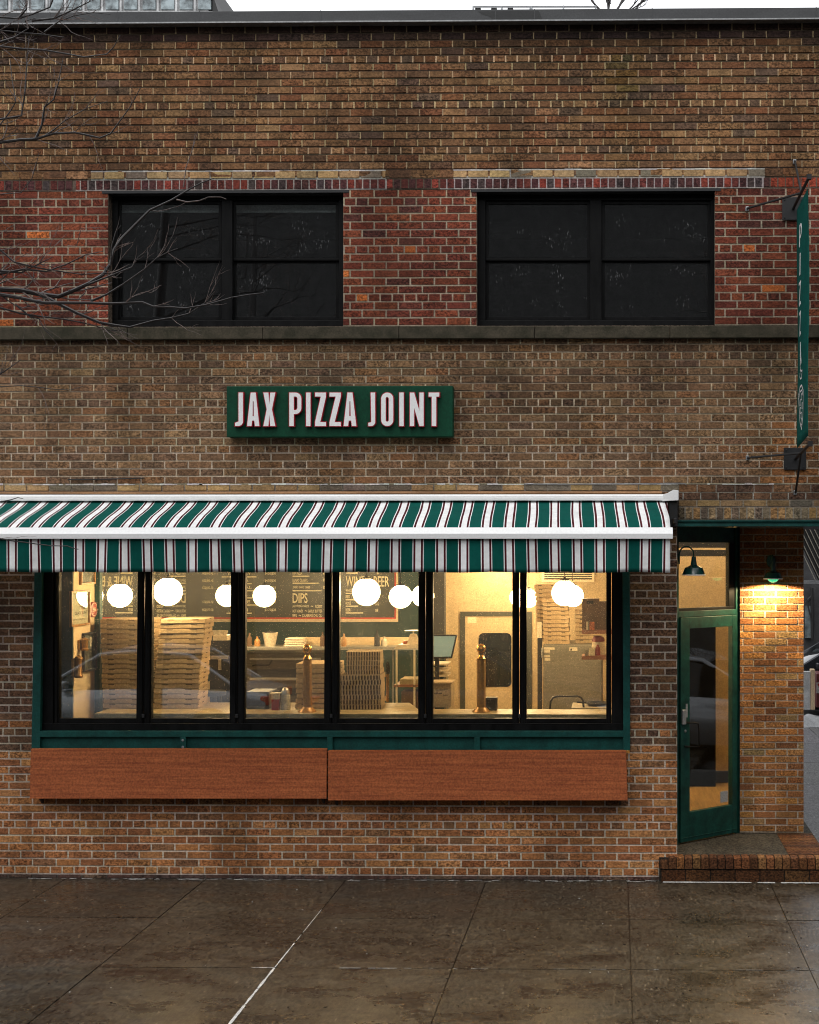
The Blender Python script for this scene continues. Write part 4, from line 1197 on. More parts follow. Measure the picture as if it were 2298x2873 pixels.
m = MB(); m.pxr(560, 1815, 1180, 1824, 3.4, .35); m.build('shelf_board', M['steel'], r, bevel=.003)
m = MB()
for u in (612, 940, 1100): m.pxr(u, 1824, u + 5, 2300, 3.72, .015)
m.build('shelf_leg', M['steel'], r)
m = MB(); m.pxr(850, 1788, 1178, 1815, 3.76, .02); tag(m.build('splashback', M['tan_wall'], r), 'tan tiled splashback panel')
p = W(824, 1815, 3.5)
r = empty('folded_towels', tuple(p), 'stack of folded cream towels on the long kitchen shelf', 'towels')
for i in range(4):
    m = MB(); h = .025; z = p.z + i * h
    w = .115 - .004 * i + rnd.uniform(-.006, .006)
    m.box(p.x - w, p.x + w, p.y, p.y + .2, z + .001, z + h - .001); m.build('towel', M['towel'], r, bevel=.011, smooth=True)
p = W(758, 1815, 3.5)
r = empty('paper_bucket', tuple(p), 'cream tapered tub on the long kitchen shelf left of the towels', 'tub')
m = MB(); m.lathe([(0, 0), (.055, 0), (.085, .16), (.088, .165), (.08, .165), (.052, .01)], p, 20); m.build('tub', M['towel'], r, smooth=True)
m = MB(); m.lathe([(.082, .15), (.06, .17), (0, .18)], p, 20); m.build('contents', M['dark_room'], r, smooth=True)
r = empty('coffee_machine', (WX(617, 1.9), 1.9, ZCT - .1), 'dark machine with a pale label beside the tall box stack', 'machine')
m = MB(); m.pxr(588, 1798, 646, 2002, 1.9, .3); m.build('housing', M['dark_room'], r, bevel=.01)
m = MB(); m.pxr(597, 1783, 638, 1797, 1.93, .2); m.build('cup_tray', M['cream_trim'], r, bevel=.003)
m = MB(); m.pxr(592, 1840, 640, 1850, 1.885, .012); m.pxr(612, 1850, 620, 1880, 1.87, .02); m.build('spout', M['steel'], r, bevel=.003)
r = empty('display_case', (WX(1150, 1.7), 1.7, FLZ), 'glass food display case with tan roof beside the ribbed cartons', 'display case')
m = MB(); m.prism([W(1105, 1821, 1.7), W(1200, 1818, 1.7), W(1200, 1806, 1.7), W(1115, 1810, 1.7)], (0, .4, 0)); m.build('roof', M['cream_trim'], r)
m = MB()
for u in (1110, 1160): m.pxr(u, 1823, u + 5, 1990, 1.7, .015)
for u in (1110, 1196): m.pxr(u, 1823, u + 4, 1990, 2.08, .015)
m.build('upright', M['cream_trim'], r)
m = MB(); m.pxr(1105, 1921, 1205, 1928, 1.7, .4); m.pxr(1105, 1990, 1205, 2200, 1.7, .4); m.build('shelf', M['shelf_wood'], r)
m = MB(); m.pxr(1122, 1906, 1205, 1921, 1.73, .3); tag(m.build('tray', M['card'], r), 'flat tan tray')
m = MB(); m.pxr(1116, 1826, 1159, 1920, 1.703, .004); m.pxr(1166, 1826, 1200, 1920, 1.703, .004); m.build('glass', M['pane_clear'], r)
p = W(1160, 1806, 1.85)
r = empty('pepper_mill', tuple(p), 'tapered tan lamp base standing on the display case roof', 'mill')
m = MB(); m.lathe([(0, 0), (.07, 0), (.035, .095), (.03, .1), (0, .1)], p, 16); m.build('base', M['cream_trim'], r, smooth=True)
m = MB(); m.lathe([(.008, .1), (.008, .13), (.09, .132), (.09, .136), (0, .137)], p, 16); m.build('top_plate', M['cream_trim'], r)
p = W(1139, 1809, 1.85)
m = MB(); m.lathe([(0, .008), (.028, .01), (.036, .022), (.03, .036), (.012, .044), (0, .045)], p, 14); tag(m.build('bread_roll', M['orange'], smooth=True), 'orange brown bread roll on the display case roof', 'bread')
p = W(1088, 1905, 1.2)
r = empty('beer_tap', (p.x, 1.2, ZCT), 'dark and gold beer tap right of the ribbed cartons', 'tap')
m = MB(); m.tube([(p.x, 1.2, ZCT), (p.x, 1.2, p.z + .05)], .014, 10); m.build('column', M['brass'], r)
m = MB(); m.lathe([(.012, .051), (.022, .065), (.022, .13), (.012, .165), (0, .17)], Vector((p.x, 1.2, p.z)), 12); m.build('handle', M['black'], r, smooth=True)
m = MB(); m.tube([(p.x, 1.2, p.z + .03), (p.x - .03, 1.16, p.z + .03), (p.x - .045, 1.13, p.z)], .007, 8); m.build('spout', M['brass'], r, smooth=True)

# bottles, cups and hanging ladles in the kitchen
def bottle(u, v, Y, h, rad, mt, label, cat='bottle', group='bottles and jars on the kitchen shelf'):
    p = W(u, v, Y); m = MB()
    m.lathe([(0, 0), (rad, .002), (rad, h * .55), (rad * .8, h * .68), (rad * .34, h * .8), (rad * .34, h), (0, h)], p, 14)
    return tag(m.build('bottle', M[mt], smooth=True), label, cat, group)
bottle(905, 1815, 3.5, .17, .030, 'brown_box', 'dark brown bottle on the kitchen shelf right of the folded towels')
bottle(925, 1815, 3.52, .13, .034, 'red', 'red bottle on the kitchen shelf beside the dark brown bottle')
bottle(965, 1815, 3.5, .15, .030, 'frame_wood', 'amber bottle on the kitchen shelf above the ribbed cartons')
bottle(1058, 1815, 3.5, .19, .032, 'dark_room', 'tall black bottle at the right part of the kitchen shelf')
bottle(1078, 1815, 3.52, .12, .036, 'plastic', 'squat clear jar beside the tall black bottle')
bottle(700, 1815, 3.5, .16, .030, 'brown_box', 'brown bottle at the left of the kitchen shelf by the tub')
bottle(722, 1815, 3.52, .12, .034, 'frame_wood', 'short amber jar left of the cream tub')
for k, (u, lb) in enumerate(((1008, 'steel ladle hanging under the kitchen shelf left of its neighbour'), (1030, 'steel ladle hanging under the kitchen shelf right of its neighbour'))):
    p = W(u, 1826, 3.38); m = MB()
    m.tube([p, p + Vector((0, 0, -.20))], .006, 6); m.lathe([(.004, -.25), (.03, -.245), (.042, -.21), (.036, -.21), (.02, -.235), (0, -.24)], p, 14)
    tag(m.build('ladle', M['steel'], smooth=True), lb, 'ladle', 'ladles under the kitchen shelf')
for k, (u, lb) in enumerate(((603, 'white cup on the dark machine at the left end of its tray'), (617, 'white cup on the dark machine in the middle of its tray'), (631, 'white cup on the dark machine at the right end of its tray'))):
    p = W(u, 1782.5, 2.0); m = MB(); m.lathe([(0, 0), (.022, 0), (.032, .05), (.029, .05), (.02, .006), (0, .006)], p, 14)
    tag(m.build('cup', M['towel'], smooth=True), lb, 'cup', 'cups on the dark machine')
st = empty('stool', (WX(590, 1.45), 1.45, FLZ), 'dark stool with slim legs behind the second mullion', 'stool')
q = W(590, 1950, 1.45)
m = MB(); m.lathe([(0, 0), (.15, .0), (.155, .02), (.15, .04), (0, .045)], q, 20); m.build('seat', M['dark_room'], st, smooth=True)
for a in (45, 135, 225, 315):
    d = Vector((math.cos(R(a)), math.sin(R(a)), 0)); m = MB(); m.tube([q + d * .11, Vector((q.x, q.y, FLZ)) + d * .19], .011, 6); m.build('leg', M['chair_black'], st)
m = MB(); m.pxr(1126, 1940, 1180, 1990, 1.75, .25); tag(m.build('brown_carton', M['brown_box'], bevel=.003), 'dark brown carton on the lower level of the display case', 'carton')

# ------------------------------------------------------------------ right end of the room: fridge, shelves, chair
YFr = 3.9
r = empty('fridge', (WX(1607, YFr), YFr, FLZ), 'grey steel upright fridge with paper labels behind the sixth pane', 'fridge')
m = MB(); m.pxr(1524, 1808, 1690, 2330, YFr, .75); m.build('cabinet', M['steel_dull'], r, bevel=.008)
m = MB(); m.pxr(1527, 1811, 1688, 2328, YFr - .04, .038); dr = m.build('fridge_door', M['steel_dull'], r, bevel=.006)
m = MB()
for a, b, c, d in ((1526, 1816, 1556, 1823), (1526, 1824, 1543, 1831), (1526, 1838, 1543, 1844), (1528, 1846, 1544, 1854), (1597, 1816, 1620, 1826)): m.pxr(a, b, c, d, YFr - .042, .0015)
m.build('paper_label', M['paper'], dr)
m = MB(); m.prism([W(1599, 1825, YFr - .0435), W(1606, 1825, YFr - .0435), W(1602.5, 1818, YFr - .0435)], (0, .001, 0)); m.build('warning_mark', M['ink'], dr)
m = MB(); m.pxr(1519, 1818, 1524, 1846, YFr - .06, .05); m.build('hinge', M['steel'], r, bevel=.004)
m = MB(); m.pxr(1508, 1746, 1521, 1990, YFr + .2, .05); tag(m.build('wall_post', M['slat_dark'], building))
m = MB(); m.pxr(1507, 1745, 1520, 1790, YFr - .1, .01); tag(m.build('menu_card', M['paper']), 'cream card hung on the dark post beside the fridge', 'card')
zt = WZ(1807, YFr)
def fstack(u, n, y, rot, sc, text, lean=(0, 0)):
    stack(n, Vector((WX(u, y), y, zt)), lean, rot, sc, text, 'pizza boxes on the fridge', jit=.004, hscale=1.05)
fstack(1563, 11, YFr + .15, R(1), .74, 'the front stack on the fridge', (-.02, 0))
fstack(1545, 14, YFr + .50, R(-4), .72, 'the rear stack on the fridge', (-.03, 0))
fstack(1650, 8, YFr + .25, R(2), .74, 'the fridge stack behind the shelves', (-.0, 0))
YSh = 2.6
for v, nm in ((1768, 'upper'), (1840, 'lower')):
    m = MB(); m.pxr(1632, v, 1722, v + 11, YSh, .25)
    tag(m.build('wall_shelf', M['shelf_wood'], bevel=.003), '%s red brown wall shelf in front of the fridge' % nm, 'shelf', 'wall shelves beside the fridge')
zs1, zs2 = WZ(1768, YSh), WZ(1840, YSh)
r = empty('brown_carton', (WX(1668, YSh + .15), YSh + .15, zs1), 'dark brown carton with a hand hole on the upper wall shelf', 'carton')
m = MB(); m.pxr(1633, 1680, 1681, 1768, YSh + .1, .14); m.box(WX(1681, YSh + .1), WX(1705, YSh + .1), YSh + .1, YSh + .24, zs1, WZ(1688, YSh + .1)); m.build('carton_body', M['brown_box'], r, bevel=.003)
m = MB(); m.pxr(1646, 1686, 1665, 1694, YSh + .097, .002); m.build('hand_hole', M['dark_room'], r, bevel=.001)
def small(name, u0, v0, u1, v1, Y, d, mt, label, cat, bev=.003):
    m = MB(); m.pxr(u0, v0, u1, v1, Y, d); return tag(m.build(name, M[mt], bevel=bev), label, cat)
small('book', 1645, 1745, 1649, 1768, YSh + .02, .07, 'paper', 'slim cream book upright on the upper wall shelf', 'book', .001)
small('book', 1650, 1744, 1653, 1768, YSh + .02, .07, 'steel_dull', 'slim grey book between cream book and orange packet', 'book', .001)
small('packet', 1654, 1745, 1668, 1768, YSh + .02, .05, 'orange', 'orange patterned packet on the upper wall shelf', 'packet')
small('book', 1641, 1822, 1649, 1840, YSh + .02, .08, 'steel_dull', 'grey book at the left end of the lower wall shelf', 'book', .001)
small('packet', 1652, 1818, 1669, 1840, YSh + .02, .06, 'paper', 'cream packet with dark print on the lower wall shelf', 'packet')
p = W(1677, 1840, YSh + .06)
m = MB(); m.lathe([(0, 0), (.026, 0), (.028, .01), (.026, .085), (.012, .105), (.012, .12), (0, .121)], p, 14); tag(m.build('sauce_bottle', M['red'], smooth=True), 'small red sauce bottle on the lower wall shelf', 'bottle')
p = W(1679, 1840, YSh + .18)
r = empty('candy_jar', tuple(p), 'big cream jar with red lid on the lower wall shelf', 'jar')
m = MB(); m.lathe([(0, 0), (.075, 0), (.08, .02), (.07, .13), (.062, .155)], p, 20); m.build('jar', M['cream_trim'], r, smooth=True)
m = MB(); m.lathe([(.066, .156), (.07, .17), (.06, .2), (.035, .215), (0, .218)], p, 20); m.build('lid', M['red'], r, smooth=True)
r = empty('vent_grille', (WX(1600, YBK - .04), YBK - .04, WZ(1633, YBK - .04)), 'slatted vent grille high on the back wall above the boxes', 'vent')
Yv = YBK - .04
m = MB(); m.pxr(1520, 1560, 1668, 1568, Yv, .02); m.pxr(1520, 1626, 1668, 1633, Yv, .02); m.pxr(1520, 1568, 1527, 1626, Yv, .02); m.pxr(1661, 1568, 1668, 1626, Yv, .02); m.build('frame', M['cream_trim'], r)
m = MB()
for i in range(10): m.pxr(1527, 1569 + i * 5.6, 1661, 1571.5 + i * 5.6, Yv + .004, .012)
m.build('slats', M['cream_trim'], r)
m = MB(); m.pxr(1527, 1568, 1661, 1626, Yv + .0165, .003); m.build('duct', M['dark_room'], r)
# tube chair and small table by the right-hand pane
Yc = 1.5
r = empty('chair', (WX(1590, Yc), Yc, FLZ), 'chair with curved black tube back below the fridge labels', 'chair')
m = MB(); m.tube([W(u, v, Yc) for u, v in ((1543, 2120), (1543, 1990), (1545, 1968), (1552, 1957), (1565, 1953), (1600, 1953), (1620, 1953), (1630, 1957), (1636, 1966), (1638, 1990), (1638, 2120))], .0105, 10); m.build('back_frame', M['chair_black'], r, smooth=True)
m = MB(); m.pxr(1541, 2120, 1640, 2132, Yc - .4, .42); m.build('seat', M['chair_black'], r, bevel=.01)
for a, b in ((1546, -.38), (1634, -.38), (1546, 0), (1634, 0)):
    q = W(a, 2132, Yc + b); m = MB(); m.tube([q, (q.x, q.y, FLZ)], .011, 8); m.build('leg', M['chair_black'], r)
Yt2 = 1.45
q = W(1660, 1975, Yt2)
r = empty('side_table', (q.x, Yt2 + .2, FLZ), 'small wooden topped table at the right end of the window', 'table')
zt2 = WZ(1985, Yt2)
m = MB(); m.box(WX(1603, Yt2), WX(1745, Yt2), Yt2, Yt2 + .45, zt2 - .03, zt2 + .0); m.build('table_top', M['counter'], r, bevel=.004)
m = MB(); m.box(WX(1606, Yt2), WX(1740, Yt2), Yt2 + .02, Yt2 + .43, zt2 - .07, zt2 - .031); m.build('apron', M['shelf_wood'], r)
for u in (1610, 1732):
    for dy in (.03, .38): m = MB(); x = WX(u, Yt2); m.box(x, x + .03, Yt2 + dy, Yt2 + dy + .03, FLZ, zt2 - .071); m.build('leg', M['shelf_wood'], r)
p = Vector((WX(1675, Yt2 + .2), Yt2 + .2, zt2))
m = MB(); m.lathe([(0, 0.001), (.09, 0.001), (.11, .03), (.115, .032), (.105, .032), (.086, .008), (0, .008)], p, 24); m.tube([p + Vector((-.1, -.02, .028)), p + Vector((-.2, -.05, .04))], .009, 8)
tag(m.build('frying_pan', M['chair_black'], smooth=True), 'black frying pan on the small wooden topped table', 'pan')

# ------------------------------------------------------------------ posters on the left side wall
def side_quad(u0, v0, u1, v1, x):   # corners on the side wall
    a, b = WS(u0, v1, x), WS(u1, v1, x)
    zt_, zb_ = WS(u0, v0, x).z, WS(u0, v1, x).z
    return a.y, b.y, zb_, zt_
def framed(u0, v0, u1, v1, name, label, cat, fm, pm, art=None, th=.025):
    y0, y1, z0, z1 = side_quad(u0, v0, u1, v1, XW + .002)
    r = empty(name, (XW, (y0 + y1) / 2, z0), label, cat)
    b = .018
    m = MB(); x0, x1 = XW + .002, XW + .002 + th
    m.box(x0, x1, y0, y1, z0, z0 + b); m.box(x0, x1, y0, y1, z1 - b, z1); m.box(x0, x1, y0, y0 + b, z0 + b, z1 - b); m.box(x0, x1, y1 - b, y1, z0 + b, z1 - b)
    m.build('frame', M[fm], r, bevel=.002)
    m = MB(); m.box(x0, x0 + .008, y0 + b, y1 - b, z0 + b, z1 - b); m.build('print', M[pm], r)
    m = MB(); m.box(x0 + .010, x0 + .012, y0 + b, y1 - b, z0 + b, z1 - b); m.build('picture_glass', M['pane_clear'], r)
    if art:
        m = MB(); art(m, x0 + .0088, y0 + b, y1 - b, z0 + b, z1 - b); m.build('lettering', M['ink'], r)
    return r
def side_text(m, body, x, y0, y1, z0, z1):
    me = text_mesh(body); xs = [p.co.x for p in me.vertices]; ys = [p.co.y for p in me.vertices]
    m.mesh(me, lambda c: (x, y0 + (c.x - min(xs)) / (max(xs) - min(xs)) * (y1 - y0), z0 + (c.y - min(ys)) / (max(ys) - min(ys)) * (z1 - z0)))
def art_high(m, x, y0, y1, z0, z1):
    h, w = z1 - z0, y1 - y0
    side_text(m, 'HIGH', x, y0 + w * .50, y0 + w * .94, z0 + h * .46, z0 + h * .66)
    side_text(m, 'CLASS JOINT', x, y0 + w * .22, y0 + w * .96, z0 + h * .27, z0 + h * .40)
    side_text(m, 'GET ACCORDINGLY', x, y0 + w * .12, y0 + w * .88, z0 + h * .12, z0 + h * .17)
framed(194, 1659, 247, 1760, 'poster', 'framed cream poster reading HIGH CLASS JOINT on the left side wall', 'poster', 'frame_wood', 'paper', art_high)
framed(222, 1560, 262, 1641, 'picture', 'amber framed picture high on the left wall above the red oval sign', 'picture', 'frame_wood', 'photo')
framed(229, 1777, 266, 1886, 'photograph', 'dark framed grey photograph low on the left wall', 'photograph', 'black_dull', 'photo')
y0, y1, z0, z1 = side_quad(249, 1689, 268, 1733, XW + .002)
m = MB(); n = 24
m.prism([(XW + .022, (y0 + y1) / 2 + (y1 - y0) / 2 * math.cos(2 * math.pi * k / n), (z0 + z1) / 2 + (z1 - z0) / 2 * math.sin(2 * math.pi * k / n)) for k in range(n)], (-.018, 0, 0))
rd = empty('round_sign', (XW, (y0 + y1) / 2, z0), 'small red round sign with pale rim on the left wall beside the poster', 'sign')
m.build('disc', M['red'], rd)
m = MB(); yc, zc, ry, rz = (y0 + y1) / 2, (z0 + z1) / 2, (y1 - y0) / 2, (z1 - z0) / 2
for k in range(n):
    a, b = 2 * math.pi * k / n, 2 * math.pi * (k + 1) / n
    m.add([(XW + .0235, yc + ry * f * math.cos(t), zc + rz * f * math.sin(t)) for f, t in ((.78, a), (.86, a), (.86, b), (.78, b))], [(0, 1, 2, 3)])
for zf_ in (.12, -.05, -.25): m.box(XW + .0225, XW + .0235, yc - ry * .5, yc + ry * .5, zc + rz * zf_, zc + rz * (zf_ + .1))
m.build('marking', M['paper'], rd)
def sconce(u, v0, v1, label):
    y, z0, z1 = WS(u, v1, XW).y, WS(u, v1, XW).z, WS(u, v0, XW).z
    r = empty('wall_ornament', (XW, y, z0), label, 'ornament')
    c = Vector((XW + .05, y, z0)); h = z1 - z0
    m = MB(); m.lathe([(0, 0), (.034, .004), (.04, h * .12), (.028, h * .2), (.03, h * .75), (.04, h * .85), (.03, h * .93), (.012, h * .97), (.012, h), (0, h)], c, 16); m.build('body', M['brass_post'], r, smooth=True)
    m = MB(); m.box(XW, XW + .02, y - .04, y + .04, z0 + h * .1, z0 + h * .85); m.build('backplate', M['frame_wood'], r, bevel=.004)
sconce(205, 1838, 1903, 'amber bottle shaped ornament at the near edge of the left wall')
sconce(222, 1789, 1826, 'short brass bracket lamp on the left wall beside the grey photograph')

# ------------------------------------------------------------------ opal globes
GLOBE_W = 26.0
def globe(u, v, d_px, Y, first=None, label=''):
    c = W(u, v, Y); rad = d_px / 2 * (Y + DIST) / FPX
    if first is None:
        r = empty('globe_lamp', tuple(c), label, 'pendant lamp', 'opal globe lamps hung in the shop')
        m = MB(); pr = []
        for i in range(17):
            a = -math.pi / 2 + (math.pi * .90) * i / 16; pr.append((max(.0001, .127 * math.cos(a)), .127 * math.sin(a)))
        m.lathe(pr, c, 32); m.build('globe', M['globe'], r, smooth=True)
        m = MB(); m.lathe([(.052, .1215), (.05, .132), (.012, .14), (.012, .16), (0, .16)], c, 20); m.build('cap', M['black'], r, smooth=True)
        m = MB(); m.tube([c + Vector((0, 0, .16)), (c.x, c.y, CLZ)], .004, 6); m.build('cord', M['black'], r)
        gl_ = bpy.data.lights.new('globe_light', 'POINT'); gl_.energy = GLOBE_W; gl_.color = (1.0, .71, .37); gl_.shadow_soft_size = .131; gl_.use_soft_falloff = False
        go = bpy.data.objects.new('globe_light', gl_); COL.objects.link(go); go.parent = r; go.location = (0, 0, 0)
    else:
        r = copy_tree(first); r.location = c; tag(r, label)
        ch = [k for k in r.children if k.name.startswith('cord')][0]
        s = (CLZ - c.z) / (CLZ - first.location.z); ch.scale = (1, 1, s)
    r.scale = (rad / .127,) * 3
    return r
G0 = globe(471.5, 1660, 79, .52, None, 'white globe lamp at the top of the second pane above the tall box stack')
for u, v, d, Y, lb in ((1028, 1661, 77, .55, 'big white globe lamp overlapping the word BEER on the wine board'),
                       (1584, 1664, 72, .75, 'big white globe lamp in the sixth pane overlapping a second globe'),
                       (637, 1671, 62, 2.97, 'globe lamp half hidden by the second window mullion'),
                       (742, 1672, 63, 3.1, 'globe lamp in front of the prices on the DIPS menu board'),
                       (1124, 1674, 65, 2.9, 'globe lamp right of the wine board touching another globe'),
                       (1187, 1672, 62, 3.2, 'globe lamp half hidden by the fourth mullion beside the column'),
                       (1456, 1676, 52, 4.5, 'small globe lamp half hidden left of the fifth mullion'),
                       (1484, 1679, 51, 4.7, 'small globe lamp half hidden right of the fifth mullion'),
                       (1607, 1672, 61, 3.0, 'globe lamp partly behind the big globe in the sixth pane')):
    globe(u, v, d, Y, G0, lb)
# ceiling spot that washes the back wall by the staff door
pl = bpy.data.lights.new('ceiling_spot_light', 'POINT'); pl.energy = 60; pl.color = (1.0, .72, .38); pl.shadow_soft_size = .08
c = W(1390, 1560, YBK - .55)
sp = empty('ceiling_spot', tuple(c + Vector((0, 0, .12))), 'bright ceiling spot lamp above the staff door', 'spotlight')
m = MB(); m.lathe([(.02, .02), (.07, .0), (.075, -.09), (.068, -.09), (.06, -.01), (0, -.0)], c + Vector((0, 0, .12)), 20); m.build('housing', M['black'], sp, smooth=True)
m = MB(); m.tube([c + Vector((0, 0, .14)), (c.x, c.y, CLZ)], .008, 8); m.build('stem', M['black'], sp)
lo = bpy.data.objects.new('ceiling_spot_light', pl); COL.objects.link(lo); lo.parent = sp; lo.location = (0, 0, -.13)
# lobby lamp, out of sight behind the lintel
pl = bpy.data.lights.new('lobby_lamp_light', 'POINT'); pl.energy = 32; pl.color = (1.0, .74, .42); pl.shadow_soft_size = .1
lp = empty('lobby_lamp', (1.15, 2.8, 3.35), 'warm lobby lamp behind the transom window', 'lamp')
m = MB(); m.lathe([(.05, .45), (.06, .42), (.16, .10), (.155, .10), (.05, .41)], Vector((1.15, 2.8, 3.35)), 20); m.build('shade', M['black'], lp, smooth=True)
lo = bpy.data.objects.new('lobby_lamp_light', pl); COL.objects.link(lo); lo.parent = lp; lo.location = (0, 0, .06)

# ------------------------------------------------------------------ awning
YA0, YA1 = -0.10, -0.80
aw = empty('awning', (WX(900, -.3), -.3, WZ(1605, YA1)), 'green and white striped awning with white rails over the shop window', 'awning')
ua, ub = -330, 1880
mb = MB()
zt, zb = WZ(1387, -.15), WZ(1405, -.15)
x0 = WX(-330, -.15); x1 = WX(1902, -.15)
mb.prism([(x0, -.15, zb), (x0, -.15, zt - .016), (x0, -.135, zt), (x0, -.03, zt), (x0, -.03, zb)][::-1], (x1 - x0, 0, 0))
mb.box(x0, x1, -.156, -.15, zb + .002, zb + .024)
cas = mb.build('cassette', M['white'], aw, bevel=.002)
mb = MB(); mb.prism([W(1859, 1406, -.165), W(1904, 1404, -.165), W(1904, 1376, -.165), W(1890, 1374, -.165), W(1872, 1384, -.165), W(1860, 1387, -.165)], (0, .15, 0)); mb.build('end_cap', M['white'], cas, bevel=.003)
mb = MB(); mb.box(WX(1875, -.03), WX(1900, -.03), -.13, -.002, WZ(1478, -.05), zb - .002); mb.box(WX(1885, -.1), WX(1893, -.1), -.5, -.1, WZ(1470, -.3), WZ(1455, -.3)); mb.build('arm_bracket', M['black_dull'], aw, bevel=.004)
mb = MB(); mb.box(XL, WX(1858, -.02), -.03, -.0095, zz(1385), zz(1379)); mb.build('timber_packing', M['wood_trim'], aw)
# fabric
P_W = 63.9 * (YA1 + DIST) / FPX
xph = WX(1795.5, YA1)
M['stripe'] = stripe_mat(xph, P_W)
za_, zb_ = WZ(1404, YA0), WZ(1482, YA1)
prof = [(0, 0), (.06, .10), (.15, .20), (.27, .32), (.45, .465), (.63, .60), (.80, .76), (.92, .89), (1, 1)]
xa, xb = WX(ua, YA1), WX(1881, YA1)
NX = 150
mb = MB(); mb.cx = []
vs = []
for i in range(NX + 1):
    x = xa + (xb - xa) * i / NX
    for a, b in prof:
        sag = 0.010 * math.sin(math.pi * a) * (math.sin(x * 1.3) + .6 * math.sin(x * 3.7 + 1))
        ripple = .006 * math.sin(x * 9 + 2 * math.sin(x * 2)) * math.sin(math.pi * a)
        # right edge of the cloth on the roller lies where the photograph shows it
        vs.append(Vector((x, YA0 + (YA1 - YA0) * a, za_ + (zb_ - za_) * b + sag * .6)))
        mb.cx.append(x + ripple + .03 * (1 - a))
n = len(prof); fs = []
for i in range(NX):
    for k in range(n - 1): fs.append((i * n + k, i * n + k + 1, (i + 1) * n + k + 1, (i + 1) * n + k))
mb.add(vs, fs); mb.build('canopy_cloth', M['stripe'], aw, smooth=True, solid=.002, recalc=False)
mb = MB()
zr1, zr0 = WZ(1479.5, YA1 - .03), WZ(1512, YA1 - .03)
xr0, xr1 = WX(-330, YA1), WX(1888, YA1 - .03)
hm = (zr1 - zr0)
pf = [(-.832, zr0), (-.834, zr0 + hm * .46), (-.828, zr0 + hm * .52), (-.806, zr1 - .006), (-.795, zr1), (-.765, zr1 - .01), (-.765, zr0)]
mb.prism([(xr0, y, z) for y, z in pf][::-1], (xr1 - xr0, 0, 0))
rail = mb.build('front_rail', M['white'], aw, bevel=.003)
mb = MB(); mb.cx = []
vs = []; NZ = 8
zv0, zv1 = zr0 + .012, WZ(1605.5, YA1)
for i in range(NX * 2 + 1):
    x = xa + (xb - .002 - xa) * i / (NX * 2)
    for k in range(NZ + 1):
        t = k / NZ
        y = -.80 + (.014 * math.sin(x * 6.1 + 1.5 * math.sin(x * 1.7)) + .006 * math.sin(x * 17)) * t
        vs.append(Vector((x, y, zv0 + (zv1 - zv0) * t + .003 * math.sin(x * 11) * t))); mb.cx.append(x + .006 * t * math.sin(x * 2.3) - .02 * t * max(0, (-4 - x) / 2.5))
fs = []
n = NZ + 1
for i in range(NX * 2):
    for k in range(NZ): fs.append((i * n + k, i * n + k + 1, (i + 1) * n + k + 1, (i + 1) * n + k))
mb.add(vs, fs); mb.build('valance', M['stripe'], aw, smooth=True, solid=.002, recalc=False)

# ------------------------------------------------------------------ shop sign
def arc(cx, cy, rx, ry, a0, a1, n=10): return [(cx + rx * math.cos(R(a0 + (a1 - a0) * k / n)), cy + ry * math.sin(R(a0 + (a1 - a0) * k / n))) for k in range(n + 1)]
def glyph(ch, w, h, s):
    if ch == 'I': return [[(0, 0), (w, 0), (w, h), (0, h)]]
    if ch == 'T': return [[(w / 2 - s / 2, 0), (w / 2 + s / 2, 0), (w / 2 + s / 2, h - .9 * s), (w, h - .9 * s), (w, h), (0, h), (0, h - .9 * s), (w / 2 - s / 2, h - .9 * s)]]
    if ch == 'N':
        d = .45 * h; t = .95 * s
        return [[(0, 0), (t, 0), (t, h - d), (w - t, 0), (w, 0), (w, h), (w - t, h), (w - t, d), (t, h), (0, h)]]
    if ch == 'Z': return [[(0, 0), (w, 0), (w, .88 * s), (1.15 * s, .88 * s), (w, h - .9 * s), (w, h), (0, h), (0, h - .88 * s), (w - 1.15 * s, h - .88 * s), (0, .9 * s)]]
    if ch == 'X':
        a = 1.12 * s; b = .58 * s; g = .15 * h
        return [[(0, 0), (a, 0), (w / 2, h / 2 - g), (w - a, 0), (w, 0), (w / 2 + b, h / 2), (w, h), (w - a, h), (w / 2, h / 2 + g), (a, h), (0, h), (w / 2 - b, h / 2)]]
    if ch == 'A':
        t = .56 * s; a = 1.0 * s; k = (w / 2 - t) / h; y1 = .165 * h; y2 = .30 * h
        return [[(0, 0), (a, 0), (a + k * y1, y1), (w - a - k * y1, y1), (w - a, 0), (w, 0), (w / 2 + t, h), (w / 2 - t, h)],
                [(a + k * y2, y2), (w / 2 - .004, .74 * h), (w / 2 + .004, .74 * h), (w - a - k * y2, y2)]]
    if ch == 'P':
        yb = .36 * h; r = (h - yb) / 2
        rx = min(w * .5, r)
        o = [(0, 0), (s, 0), (s, yb), (w - rx, yb)] + arc(w - rx, yb + rx, rx, rx, -90, 0) + arc(w - rx, h - rx, rx, rx, 0, 90) + [(0, h)]
        t = .88 * s; ri = max(.002, rx - t)
        i = [(s, yb + t), (s, h - t)] + arc(w - rx, h - rx, ri, ri, 90, 0, 8) + arc(w - rx, yb + rx, ri, ri, 0, -90, 8)
        return [o, i]
    if ch == 'O':
        r = w / 2; ri = r - s
        o = arc(r, r, r, r, 180, 360) + arc(r, h - r, r, r, 0, 180)
        i = arc(r, r, ri, ri, 180, 360) + arc(r, h - r, ri, ri, 0, 180)
        return [o, i[::-1]]
    if ch == 'J':
        r = w * .62; ri = max(.003, r - s)
        o = [(0, 0)] + [(w * .22, 0)] + arc(w - r, r, r, r, -80, 0) + [(w, h), (w - s, h)] + arc(w - r, r, ri, ri, 0, -75, 8) + [(0, .72 * s)]
        return [o]
ys = -.11
c = W(954, 1225, ys)
